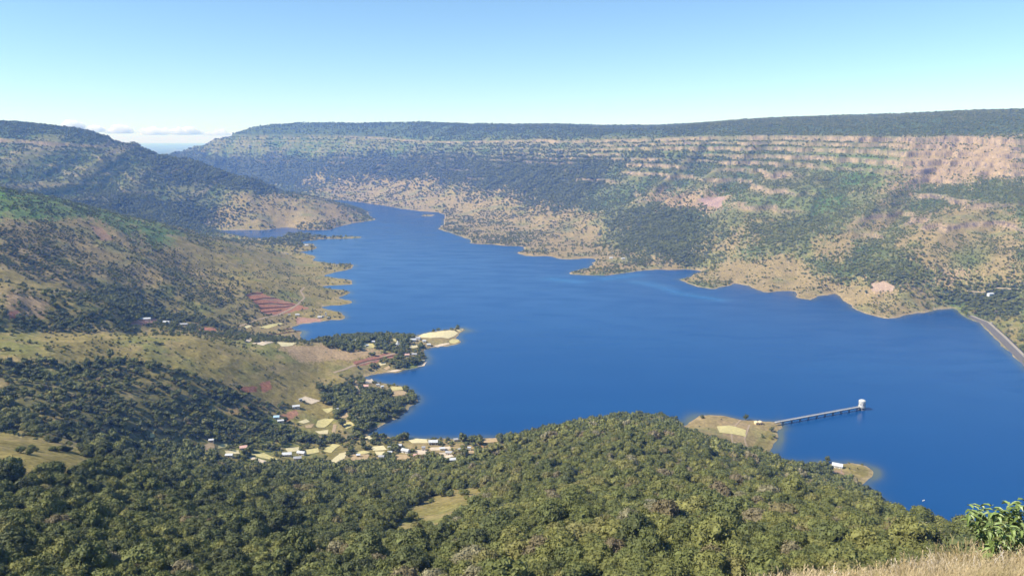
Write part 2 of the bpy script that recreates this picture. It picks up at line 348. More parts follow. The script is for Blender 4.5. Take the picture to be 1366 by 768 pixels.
def cover(x, y, z, jit=0.0):
    u, v, dep = project(x, y, z)
    wu = fbm(x / (y * .02), y / (y * .02 + 1), 3, 90)
    k = np.clip(y, 300, 4000)
    wn1 = fbm(x / 45, y / 45, 3, 91); wn2 = fbm(x / 45, y / 45, 3, 92)
    t_ = x / y; l_ = np.log(y); q1 = fbm(t_ * 26, l_ * 15, 4, 93, .6); q2 = fbm(t_ * 26, l_ * 15, 4, 94, .6)
    au = np.interp(y, [500, 1000, 1500, 2100, 3000], [6, 6, 12, 34, 44]); av = np.interp(y, [500, 1000, 1500, 2100, 3000], [3, 2.5, 5, 14, 14])
    hd = (x > 0.1 * y) & (y < 1500); au = np.where(hd, 2.0, au); av = np.where(hd, 1.0, av)
    u2 = u + q1 * au + jit * R.normal(0, 1, x.shape) * au * .30; v2 = v + q2 * av + jit * R.normal(0, 1, x.shape) * av * .3
    dens = np.full(x.shape, 1.0); kind = np.zeros(x.shape, int)
    farside = y > 2300
    dens[farside] = 0.80; kind[farside] = 3
    left = (x < 0) & (y > 1100) & (y <= 2900) & (x < -0.15 * y)
    dens[left] = 0.56; kind[left] = 2
    lft2 = (x < -0.2 * y) & (y > 2900) & (y < 5300)
    dens[lft2] = 0.78; kind[lft2] = 3
    kind[(y < 40)] = 2
    rs = (x > 0.25 * y) & (y > 1500) & (y < 4200)
    dens[rs] = 0.80; kind[rs] = 3
    for poly, (y0, y1), d, kd in ZONES:
        us = [p[0] for p in poly]; vs = [p[1] for p in poly]
        m = (y > y0) & (y < y1) & (u2 > min(us)) & (u2 < max(us)) & (v2 > min(vs)) & (v2 < max(vs))
        i = np.nonzero(m)[0]
        if len(i) == 0: continue
        w = i[inpoly(u2[i], v2[i], poly)]
        dens[w] = d; kind[w] = kd
    return dens, kind
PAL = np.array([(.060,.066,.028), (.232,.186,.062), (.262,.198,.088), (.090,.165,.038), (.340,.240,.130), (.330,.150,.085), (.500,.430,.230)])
print('base ready')

# ------------------------------------------------------------------ materials
def new_mat(name, col=(.5,.5,.5), rough=.8, spec=.2, noise=0.0, scale=3.0, metal=0.0):
    m = bpy.data.materials.new(name); m.use_nodes = True; nt = m.node_tree; b = nt.nodes['Principled BSDF']
    b.inputs['Roughness'].default_value = rough; b.inputs['Specular IOR Level'].default_value = spec; b.inputs['Metallic'].default_value = metal
    b.inputs['Base Color'].default_value = (*col, 1)
    if noise:
        tc = nt.nodes.new('ShaderNodeTexCoord'); nz = nt.nodes.new('ShaderNodeTexNoise'); nz.inputs['Scale'].default_value = scale; nz.inputs['Detail'].default_value = 6
        nt.links.new(tc.outputs['Object'], nz.inputs['Vector'])
        r = nt.nodes.new('ShaderNodeMapRange'); r.inputs['From Min'].default_value = .3; r.inputs['From Max'].default_value = .7
        r.inputs['To Min'].default_value = 1 - noise; r.inputs['To Max'].default_value = 1 + noise
        nt.links.new(nz.outputs['Fac'], r.inputs['Value'])
        mx = nt.nodes.new('ShaderNodeVectorMath'); mx.operation = 'MULTIPLY'; mx.inputs[0].default_value = col
        nt.links.new(r.outputs[0], mx.inputs[1]); nt.links.new(mx.outputs[0], b.inputs['Base Color'])
    return m
def attr_mat(name):
    m = new_mat(name, rough=.95, spec=.08); nt = m.node_tree; b = nt.nodes['Principled BSDF']
    at = nt.nodes.new('ShaderNodeAttribute'); at.attribute_name = 'albedo'
    geo = nt.nodes.new('ShaderNodeNewGeometry')
    nz = nt.nodes.new('ShaderNodeTexNoise'); nz.inputs['Scale'].default_value = .22; nz.inputs['Detail'].default_value = 8; nz.inputs['Roughness'].default_value = .65
    nt.links.new(geo.outputs['Position'], nz.inputs['Vector'])
    r = nt.nodes.new('ShaderNodeMapRange'); r.inputs['From Min'].default_value = .3; r.inputs['From Max'].default_value = .7; r.inputs['To Min'].default_value = .62; r.inputs['To Max'].default_value = 1.35
    nt.links.new(nz.outputs['Fac'], r.inputs['Value'])
    mx = nt.nodes.new('ShaderNodeVectorMath'); mx.operation = 'MULTIPLY'
    nt.links.new(at.outputs['Color'], mx.inputs[0]); nt.links.new(r.outputs[0], mx.inputs[1]); nt.links.new(mx.outputs[0], b.inputs['Base Color'])
    bp = nt.nodes.new('ShaderNodeBump'); bp.inputs['Strength'].default_value = .8; bp.inputs['Distance'].default_value = 1.2
    nt.links.new(nz.outputs['Fac'], bp.inputs['Height']); nt.links.new(bp.outputs[0], b.inputs['Normal'])
    return m
def ramp_mat(name, stops, rough=.7, spec=.25, transl=0.0):
    m = new_mat(name, rough=rough, spec=spec); nt = m.node_tree; b = nt.nodes['Principled BSDF']
    at = nt.nodes.new('ShaderNodeAttribute'); at.attribute_type = 'INSTANCER'; at.attribute_name = 'tint'
    cr = nt.nodes.new('ShaderNodeValToRGB'); e = cr.color_ramp.elements
    e[0].position, e[0].color = stops[0][0], (*stops[0][1], 1); e[1].position, e[1].color = stops[-1][0], (*stops[-1][1], 1)
    for p, c in stops[1:-1]:
        k = e.new(p); k.color = (*c, 1)
    nt.links.new(at.outputs['Fac'], cr.inputs[0])
    geo = nt.nodes.new('ShaderNodeNewGeometry'); nz = nt.nodes.new('ShaderNodeTexNoise'); nz.inputs['Scale'].default_value = .35; nz.inputs['Detail'].default_value = 4
    nt.links.new(geo.outputs['Position'], nz.inputs['Vector'])
    r = nt.nodes.new('ShaderNodeMapRange'); r.inputs['From Min'].default_value = .3; r.inputs['From Max'].default_value = .7; r.inputs['To Min'].default_value = .72; r.inputs['To Max'].default_value = 1.3
    nt.links.new(nz.outputs['Fac'], r.inputs['Value'])
    mx = nt.nodes.new('ShaderNodeVectorMath'); mx.operation = 'MULTIPLY'
    nt.links.new(cr.outputs[0], mx.inputs[0]); nt.links.new(r.outputs[0], mx.inputs[1]); nt.links.new(mx.outputs[0], b.inputs['Base Color'])
    return m
MT = attr_mat('land')
LEAF = ramp_mat('foliage', [(0, (.068,.076,.028)), (.3, (.100,.112,.034)), (.55, (.134,.144,.040)), (.75, (.190,.182,.050)), (.88, (.160,.124,.064)), (1, (.23,.205,.11))])
BARK = new_mat('bark', (.11, .085, .06), .9, .1, .3, 2)

# ------------------------------------------------------------------ helpers to tag and link
def tag(o, label=None, cat=None, group=None, kind=None):
    if label: o['label'] = label
    if cat: o['category'] = cat
    if group: o['group'] = group
    if kind: o['kind'] = kind
    return o
def mesh_np(name, V, Fq, mat, smooth=True, parent=None):
    me = bpy.data.meshes.new(name); V = np.asarray(V, np.float32); Fq = np.asarray(Fq, np.int32)
    me.vertices.add(len(V)); me.vertices.foreach_set('co', V.ravel())
    k = Fq.shape[1]; me.loops.add(Fq.size); me.loops.foreach_set('vertex_index', Fq.ravel())
    me.polygons.add(len(Fq)); me.polygons.foreach_set('loop_start', np.arange(0, Fq.size, k, dtype=np.int32)); me.polygons.foreach_set('loop_total', np.full(len(Fq), k, np.int32))
    me.polygons.foreach_set('use_smooth', np.full(len(Fq), smooth)); me.update(calc_edges=True)
    if mat: me.materials.append(mat)
    o = bpy.data.objects.new(name, me); COL.objects.link(o)
    if parent: o.parent = parent
    return o
def add_attr(o, name, typ, dom, arr):
    a = o.data.attributes.new(name, typ, dom)
    a.data.foreach_set('color' if typ == 'FLOAT_COLOR' else ('vector' if typ == 'FLOAT_VECTOR' else 'value'), np.asarray(arr).ravel())
def empty(name, loc, rz=0.0):
    o = bpy.data.objects.new(name, None); COL.objects.link(o); o.location = loc; o.rotation_euler = (0, 0, rz); o.empty_display_size = .5; return o
def gridfaces(nu, nv):
    i, j = np.meshgrid(np.arange(nu - 1), np.arange(nv - 1), indexing='ij'); a = (i * nv + j).ravel()
    return np.stack([a, a + nv, a + nv + 1, a + 1], 1)

# ------------------------------------------------------------------ ground: one sheet, rows set closer where the land faces the eye
tc_ = np.concatenate([np.linspace(-1.1, -0.79, 40), np.linspace(-0.78, 0.78, 1060), np.linspace(0.79, 1.1, 40)]); NU, NV = len(tc_), 790
lf = np.linspace(math.log(1.3), math.log(84000), 900)
tcs = tc_[::6]; bt, bl_ = np.meshgrid(tcs, lf, indexing='ij'); by_ = np.exp(bl_)
bh = np.maximum(height((bt * by_).ravel(), by_.ravel()).reshape(bt.shape), -9)
_, bv, _ = project(bt * by_, by_, bh)
dv = np.abs(np.diff(np.clip(bv, 100, 800), axis=1)); up = np.diff(np.minimum.accumulate(np.clip(bv, 100, 800), axis=1), axis=1)
wgt = np.clip(dv, 0, 12) * np.where(up < -0.02, 1.0, 0.3) + (lf[1] - lf[0]) * np.where(lf[1:] < math.log(220), 14, np.where(lf[1:] < math.log(9500), 60, 8))[None]
for _ in range(4): wgt = (np.roll(wgt, 1, 0) + wgt * 2 + np.roll(wgt, -1, 0)) / 4; wgt[:, 1:-1] = (wgt[:, :-2] + wgt[:, 1:-1] + wgt[:, 2:]) / 3
rowsl = np.zeros((len(tcs), NV))
for i in range(len(tcs)):
    c_ = np.concatenate([[0], np.cumsum(wgt[i])]); rowsl[i] = np.interp(np.linspace(0, c_[-1], NV), c_, lf)
rl = np.zeros((NU, NV))
for j in range(NV): rl[:, j] = np.interp(tc_, tcs, rowsl[:, j])
ty = np.exp(rl).ravel(); tx = np.repeat(tc_, NV) * ty
tz, tD, tB, tfar, trk, ttal, tgv = height(tx, ty, True)
dens_v, kind_v = cover(tx, ty, tz, .9)
# slope from the grid
Z = tz.reshape(NU, NV); Y = ty.reshape(NU, NV)
sl_ = (np.abs(np.gradient(Z, axis=1)) / (np.abs(np.gradient(Y, axis=1)) + 1e-3)).ravel()
alb = PAL[kind_v]
mixn = fbm(tx / 130, ty / 130, 4, 101); mixf = fbm(tx / 35, ty / 35, 4, 102); mixx = fbm(tx / 9, ty / 9, 3, 103)
def lerp(a, b, w): return a * (1 - w[:, None]) + b * w[:, None]
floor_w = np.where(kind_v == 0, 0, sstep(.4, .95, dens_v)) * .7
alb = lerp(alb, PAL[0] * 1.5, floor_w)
alb = lerp(alb, PAL[3], ((kind_v == 1) | (kind_v == 2)) * sstep(.0, .45, mixn) * .35)
alb = lerp(alb, PAL[2], ((kind_v == 1) * .75 + (kind_v == 3) * .42) * sstep(.02, .4, mixf))
alb = lerp(alb, PAL[4], ((kind_v == 2) * 1.0 + (kind_v == 3) * .4) * sstep(.1, .5, -mixn) * sstep(-.1, .3, mixf) * .6)
gvw = sstep(.05, .5, tgv)
alb = lerp(alb, PAL[2], gvw * (kind_v == 3) * np.where(ty < 2900, .2, .32)); alb = lerp(alb, PAL[3] * .8, sstep(-.1, -.5, tgv) * ((kind_v == 3) | (kind_v == 1) | (kind_v == 2)) * .6)
alb = lerp(alb, PAL[2] * 1.05, ttal * .75)
rock = np.clip(trk * 1.2, 0, 1)
alb = lerp(alb, np.array((.34,.245,.15)), rock * .9)
mixs = fbm(tx / 40, tz / 3.2, 3, 104); alb = lerp(alb, np.array((.075,.062,.060)), np.clip(rock * 1.4, 0, 1) * sstep(.0, .35, mixs + .4 * mixx) * .8)
top = tfar * sstep(466, 485, tz); alb = lerp(alb, np.array((.075,.10,.040)), top * .9)
beach = (tD > -5) & (tD < 7 + 5 * mixf) & (ty > 500)
alb = lerp(alb, np.array((.36,.27,.165)), beach * .75 * (.25 + .75 * sstep(-.25, .3, mixn)) * np.clip(1 - tD / 14, 0, 1))
alb = alb * (1 + .35 * mixx + .25 * mixf)[:, None]
RED = [([(329,394),(344,389),(364.5,397),(393,405),(412,411),(368,421),(349,416),(341,405)],PAL[5]*1.05),([(172,432),(183,427),(205,424),(214,430),(196,434)],(.38,.2,.13)),([(264,441),(270,436),(290,437),(288,442)],PAL[5]*1.1),
 ([(345,512),(360,507),(362,518),(350,524)],PAL[5]),([(320,516),(342,515),(343,522),(325,523)],PAL[5]*.9),([(373,554),(395,546),(400,552),(382,562)],(.33,.17,.10)),([(640,594),(680,594),(655,609),(640,606)],(.36,.2,.1)),
 ([(395,423),(430,425),(428,429),(396,432)],(.34,.2,.14)),([(470,482),(520,470),(532,474),(500,484),(474,489)],(.28,.13,.09)),([(1160,379),(1180,375),(1194,382),(1190,389),(1163,388)],(.38,.27,.19)),
 ([(930,265),(968,262),(960,278),(940,274)],(.36,.24,.19)),([(955,560),(1000,565),(990,590),(965,580)],(.30,.22,.11)),([(965,588),(985,590),(980,598),(968,594)],(.42,.30,.2)),([(1108,626),(1125,627),(1130,640),(1115,634)],(.30,.20,.12)),
 ([(120,300),(138,305),(150,320),(135,322)],(.3,.19,.11)),([(12,415),(25,414),(25,425),(12,425)],(.3,.15,.1)),([(300,545),(330,540),(334,550),(310,553)],(.25,.18,.09))]
tu, tv, _ = project(tx, ty, tz)
tvis = (Y > 200)
for poly, c in RED:
    us = [p[0] for p in poly]; vs = [p[1] for p in poly]
    m = (tu > min(us)) & (tu < max(us)) & (tv > min(vs)) & (tv < max(vs)) & (ty > 900) & (ty < 6000)
    i = np.nonzero(m)[0]; w = i[inpoly(tu[i] + mixf[i] * 3, tv[i] + mixx[i] * 1.5, poly)]
    alb[w] = np.array(c) * (1 + .3 * mixx[w])[:, None]
alb = np.clip(alb, .012, .75)
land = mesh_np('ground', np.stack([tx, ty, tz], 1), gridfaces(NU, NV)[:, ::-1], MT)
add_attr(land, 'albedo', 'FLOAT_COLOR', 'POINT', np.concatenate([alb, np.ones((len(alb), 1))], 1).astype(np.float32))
tag(land, 'hills, plateau slopes, valley floor and shores around the lake', kind='structure')
if sum(p.normal.z for p in land.data.polygons[:50]) < 0: land.data.flip_normals()
del bt, bl_, by_, bh, bv
print('ground ready')

# ------------------------------------------------------------------ lake
wy = np.geomspace(480, 8500, 420); wt_ = np.linspace(-0.6, 1.12, 430)
a_, b_ = np.meshgrid(wt_, wy, indexing='ij'); wx = (a_ * b_).ravel(); wyy = b_.ravel()
wD = shore(a_.ravel(), np.log(wyy))
keep = wD.reshape(a_.shape) < 60
fc = gridfaces(len(wt_), len(wy)); kf = keep.ravel()[fc].any(1); fc = fc[kf][:, ::-1]
used, inv = np.unique(fc, return_inverse=True); fc = inv.reshape(-1, 4)
def blob(u, v, rx, ry):
    pu, pv, _ = project(wx, wyy, 0 * wx); return np.exp(-(((pu - u) / rx) ** 2 + ((pv - v) / ry) ** 2))
silt = np.clip(blob(622,441,12,3) * .6 + blob(1168,631,9,8) * .9 + blob(921,560,10,8) * .7 + blob(1040,582,6,18) * .8 + blob(405,444,7,4) * .6 + blob(570,478,8,5)*.3 + .5 * np.exp(wD / 9.0) * (wD < 0) + .3 * np.exp(-((wD + 3) / 8) ** 2), 0, 1)
MW = new_mat('lake_water', (.012, .07, .22), .12, .36); nt = MW.node_tree; b = nt.nodes['Principled BSDF']; b.inputs['IOR'].default_value = 1.33
at = nt.nodes.new('ShaderNodeAttribute'); at.attribute_name = 'silt'
geo = nt.nodes.new('ShaderNodeNewGeometry'); mp = nt.nodes.new('ShaderNodeMapping'); mp.inputs['Scale'].default_value = (.0016, .0042, 1); mp.inputs['Rotation'].default_value = (0, 0, .35)
nz = nt.nodes.new('ShaderNodeTexNoise'); nz.inputs['Detail'].default_value = 5; nt.links.new(geo.outputs['Position'], mp.inputs[0]); nt.links.new(mp.outputs[0], nz.inputs['Vector'])
rr = nt.nodes.new('ShaderNodeMapRange'); rr.inputs['From Min'].default_value = .35; rr.inputs['From Max'].default_value = .68; rr.inputs['To Min'].default_value = .14; rr.inputs['To Max'].default_value = .26
nt.links.new(nz.outputs['Fac'], rr.inputs[0]); nt.links.new(rr.outputs[0], b.inputs['Roughness'])
mc = nt.nodes.new('ShaderNodeMix'); mc.data_type = 'RGBA'; mc.inputs[6].default_value = (.0035, .052, .168, 1); mc.inputs[7].default_value = (.085, .105, .085, 1)
a2 = nt.nodes.new('ShaderNodeAttribute'); a2.attribute_name = 'sky_sheen'; m2 = nt.nodes.new('ShaderNodeMix'); m2.data_type = 'RGBA'; m2.inputs[7].default_value = (.022, .125, .285, 1)  # lighter base colour stands in for sky reflected by wind streaks
nt.links.new(at.outputs['Fac'], mc.inputs[0]); nt.links.new(a2.outputs['Fac'], m2.inputs[0]); nt.links.new(mc.outputs[2], m2.inputs[6]); nt.links.new(m2.outputs[2], b.inputs['Base Color'])
n2 = nt.nodes.new('ShaderNodeTexNoise'); n2.inputs['Scale'].default_value = .5; n2.inputs['Detail'].default_value = 4; nt.links.new(geo.outputs['Position'], n2.inputs['Vector'])
bp = nt.nodes.new('ShaderNodeBump'); bp.inputs['Strength'].default_value = .35; bp.inputs['Distance'].default_value = .3; nt.links.new(n2.outputs['Fac'], bp.inputs['Height']); nt.links.new(bp.outputs[0], b.inputs['Normal'])
water = mesh_np('lake_water', np.stack([wx, wyy, 0 * wx], 1)[used], fc, MW)
sheen = np.zeros(len(wx))  # mask of the reflected sky painted into the water colour
for (u0, v0), (u1, v1) in (((808,372),(850,367)),((850,376),(880,382)),((880,382),(905,391)),((905,391),(960,400)),((735,372),(770,376))):
    for k in range(6): sheen = np.maximum(sheen, blob(u0 + (u1 - u0) * k / 5, v0 + (v1 - v0) * k / 5, 13, 2.6) * .6)
sheen = np.clip(sheen + .05 * sstep(0, .5, fbm(wx / 500, wyy / 160, 3, 170)), 0, 1)
add_attr(water, 'sky_sheen', 'FLOAT', 'POINT', sheen[used].astype(np.float32))
add_attr(water, 'silt', 'FLOAT', 'POINT', silt[used].astype(np.float32))
tag(water, 'deep blue reservoir lake filling the valley', kind='structure')

# ------------------------------------------------------------------ trees
def ico(sub):
    bm = bmesh.new(); bmesh.ops.create_icosphere(bm, subdivisions=sub, radius=1); v = np.array([x.co[:] for x in bm.verts]); f = np.array([[q.index for q in p.verts] for p in bm.faces]); bm.free(); return v, f
ICO = {k: ico(k) for k in (1, 2, 3)}
def crown_mesh(name, seed, blobs, leaves, sub, leaf, flat=.72, core=.86, mat=None):
    r = np.random.default_rng(seed); V = []; Fs = []; nv = 0; iv, iff = ICO[sub]
    for k in range(blobs):
        if k == 0: c = np.array([0, 0, .55 * flat]); br = .62
        else:
            a = k * 2.4 + r.random() * .8; e = r.uniform(-.25, 1.0) if blobs > 5 else r.uniform(-.1, .8)
            rad = math.sqrt(max(0.05, 1 - max(e, 0) ** 2)) * r.uniform(.42, .68)
            c = np.array([math.cos(a) * rad, math.sin(a) * rad, (.55 + e * .45) * flat]); br = r.uniform(.17, .40) * (1.25 if blobs < 6 else 1)
        vv = iv * (1 + .18 * r.standard_normal((len(iv), 1)).clip(-1.5, 1.5)) * br * core * np.array([1, 1, .85]) + c
        V.append(vv); Fs.append(np.concatenate([iff, iff[:, 2:]], 1) + nv); nv += len(vv)
        nl = int(leaves * (1.6 if k == 0 else 1))
        d = r.standard_normal((nl, 3)); d[:, 2] = d[:, 2] * .8 + .25; d /= np.linalg.norm(d, axis=1)[:, None]
        pc = c + d * br * r.uniform(.78, 1.24, (nl, 1)) * np.array([1, 1, .85])
        nrm = d + .55 * r.standard_normal((nl, 3)); nrm /= np.linalg.norm(nrm, axis=1)[:, None]
        tg = np.cross(nrm, r.standard_normal((nl, 3))); tg /= np.linalg.norm(tg, axis=1)[:, None]; bt2 = np.cross(nrm, tg)
        s = leaf * r.uniform(.6, 1.3, (nl, 1)); q = np.stack([pc - tg * s, pc + bt2 * s * .6 + nrm * s * .25, pc + tg * s, pc - bt2 * s * .6 - nrm * s * .1], 1).reshape(-1, 3)
        V.append(q); Fs.append(np.arange(nl * 4).reshape(-1, 4) + nv); nv += nl * 4
    V = np.concatenate(V); tri = [f for f in Fs]
    faces = []
    for f in tri:
        for q in f.tolist(): faces.append(q[:3] if q[2] == q[3] else q)
    me = bpy.data.meshes.new(name); me.from_pydata(V.tolist(), [], faces); me.materials.append(mat or LEAF); me.update()
    return me
def trunk_mesh(name, seed, h=.6, r0=.07):
    r = np.random.default_rng(seed); bm = bmesh.new()
    def limb(p, q, ra, rb, n=6):
        p, q = Vector(p), Vector(q); d = (q - p).normalized(); s = d.orthogonal().normalized(); t = d.cross(s); rings = []
        for (c, rr_) in ((p, ra), (q, rb)): rings.append([bm.verts.new(c + (s * math.cos(2 * math.pi * k / n) + t * math.sin(2 * math.pi * k / n)) * rr_) for k in range(n)])
        for k in range(n): bm.faces.new((rings[0][k], rings[0][(k+1) % n], rings[1][(k+1) % n], rings[1][k]))
    limb((0, 0, -.25), (.02, 0, h * .55), r0, r0 * .75)
    for k in range(4):
        a = k * 1.6 + r.random(); limb((.02, 0, h * .5), (.35 * math.cos(a), .35 * math.sin(a), h * .95), r0 * .6, r0 * .25, 5)
    me = bpy.data.meshes.new(name); bm.to_mesh(me); bm.free(); me.materials.append(BARK); return me
# unit trees: crown radius 1, crown base lifted to z = 0.15
NEAR = [crown_mesh('crown', 10 + k, 20 + 4 * k, 105, 2, .050 + .004 * k, flat=f_, core=.80) for k, f_ in enumerate((.95, 1.1, 1.3, .8))]
MID = [crown_mesh('crown', 30 + k, 9 + k, 22, 1, .10, flat=f_) for k, f_ in enumerate((.95, 1.15, 1.3, .9))]
FARM = [crown_mesh('crown', 50 + k, 4, 7, 1, .22, flat=.85) for k in range(4)]
TRK = [trunk_mesh('trunk', 70 + k) for k in range(3)]
hid = bpy.data.collections.new('plant_kinds')
def proto(mesh, trk, nm):
    """one mesh of crown and trunk for the mass of trees"""
    bm = bmesh.new(); bm.from_mesh(mesh); bmesh.ops.translate(bm, verts=bm.verts, vec=(0, 0, .12))
    if trk:
        nb = len(bm.faces); bm.from_mesh(trk)
        bm.faces.ensure_lookup_table()
        for f in bm.faces[nb:]: f.material_index = 1
    me = bpy.data.meshes.new(nm); bm.to_mesh(me); bm.free(); me.materials.append(LEAF); me.materials.append(BARK)
    o = bpy.data.objects.new(nm, me); return o
def kindcol(name, meshes, trks):
    c = bpy.data.collections.new(name)
    for k, m in enumerate(meshes): c.objects.link(proto(m, trks[k % len(trks)] if trks else None, '%s_%d' % (name, k)))
    return c
KC = {'near': kindcol('near_tree', NEAR, TRK), 'mid': kindcol('mid_tree', MID, TRK), 'far': kindcol('far_tree', FARM, None)}
def scatter(name, pts, scl, rot, idx, tint, coll, label, cat=None, mat=None):
    me = bpy.data.meshes.new(name); me.vertices.add(len(pts)); me.vertices.foreach_set('co', np.asarray(pts, np.float32).ravel())
    o = bpy.data.objects.new(name, me); COL.objects.link(o)
    add_attr(o, 'scl', 'FLOAT_VECTOR', 'POINT', np.asarray(scl, np.float32)); add_attr(o, 'rot', 'FLOAT_VECTOR', 'POINT', np.asarray(rot, np.float32))
    add_attr(o, 'idx', 'INT', 'POINT', np.asarray(idx, np.int32)); add_attr(o, 'tint', 'FLOAT', 'POINT', np.asarray(tint, np.float32))
    ng = bpy.data.node_groups.new(name, 'GeometryNodeTree'); ng.interface.new_socket('Geometry', in_out='INPUT', socket_type='NodeSocketGeometry'); ng.interface.new_socket('Geometry', in_out='OUTPUT', socket_type='NodeSocketGeometry')
    N = ng.nodes; gi = N.new('NodeGroupInput'); go = N.new('NodeGroupOutput'); ip = N.new('GeometryNodeInstanceOnPoints'); ci = N.new('GeometryNodeCollectionInfo')
    ci.inputs['Collection'].default_value = coll; ci.inputs['Separate Children'].default_value = True; ci.inputs['Reset Children'].default_value = True
    def na(nm, typ):
        a = N.new('GeometryNodeInputNamedAttribute'); a.data_type = typ; a.inputs['Name'].default_value = nm; return a.outputs['Attribute']
    L = ng.links; L.new(gi.outputs[0], ip.inputs['Points']); L.new(ci.outputs[0], ip.inputs['Instance']); ip.inputs['Pick Instance'].default_value = True
    L.new(na('idx', 'INT'), ip.inputs['Instance Index']); L.new(na('rot', 'FLOAT_VECTOR'), ip.inputs['Rotation']); L.new(na('scl', 'FLOAT_VECTOR'), ip.inputs['Scale'])
    L.new(ip.outputs[0], go.inputs[0])
    md = o.modifiers.new('scatter', 'NODES'); md.node_group = ng
    return tag(o, label, cat, kind='stuff')

# sight profile per bearing (to leave out what no one could see)
vt = np.linspace(-0.8, 0.8, 400); vl = np.linspace(math.log(200), math.log(9600), 900)
q1, q2 = np.meshgrid(vt, vl, indexing='ij'); qy = np.exp(q2); qz = np.maximum(height((q1 * qy).ravel(), qy.ravel()), 0).reshape(q1.shape)
slope_to = (qz - CAMZ) / qy; hor = np.maximum.accumulate(slope_to, axis=1)
def visible(x, y, z, extra):
    t = x / y; s = (z + extra - CAMZ) / y
    return (np.abs(t) < .78) & (s > bil(hor, vt[0], vt[1] - vt[0], vl[0], vl[1] - vl[0], t, np.log(y)) - 0.004)

def candidates(y0, y1, sp):
    """jittered lattice, spacing sp metres up to where it reaches a fixed angle"""
    X, Yy, SPC = [], [], []
    y = y0
    while y < y1:
        s = max(sp, y * .0026); n_ = int(1.6 * y / s)
        t = (np.arange(n_) + R.random(n_)) * (1.6 / n_) - .8; yy = y + R.random(n_) * s * 1.1
        X.append(t * yy); Yy.append(yy); SPC.append(np.full(n_, s)); y += s
    return np.concatenate(X), np.concatenate(Yy), np.concatenate(SPC)
X, Yy, SPC = candidates(215, 8800, 6.4)
zz, DD, BB, FF, RK, TL, GV = height(X, Yy, True)
dn, kd = cover(X, Yy, zz, 2.0)
clump = fbm(X / 28, Yy / 28, 3, 120) * .8 + fbm(X / 120, Yy / 120, 3, 121) * .7 + fbm(X / 480, Yy / 480, 2, 122) * .5
thr = dn + clump * (.75 * (1 - np.abs(2 * dn - 1)) + .12)
gully = 0
dn2 = np.clip(dn - .55 * (GV - .0) * np.where(Yy > 2300, 1, .6) * (dn < .95) * (dn > .04), 0.0, 1); pr = np.where(dn > .985, dn + .25 * clump, dn2 + clump * 2.1 * np.sqrt(np.clip(dn * (1 - dn), 0, 1)))
ok = (R.random(len(X)) < np.clip(pr, 0, 1) * (1 - .95 * np.clip(RK * 1.4, 0, 1)) * (1 - .8 * TL)) & (DD > 6) & (dn > .015) & visible(X, Yy, zz, 9)
steep = np.zeros(len(X)); e_ = 6.0
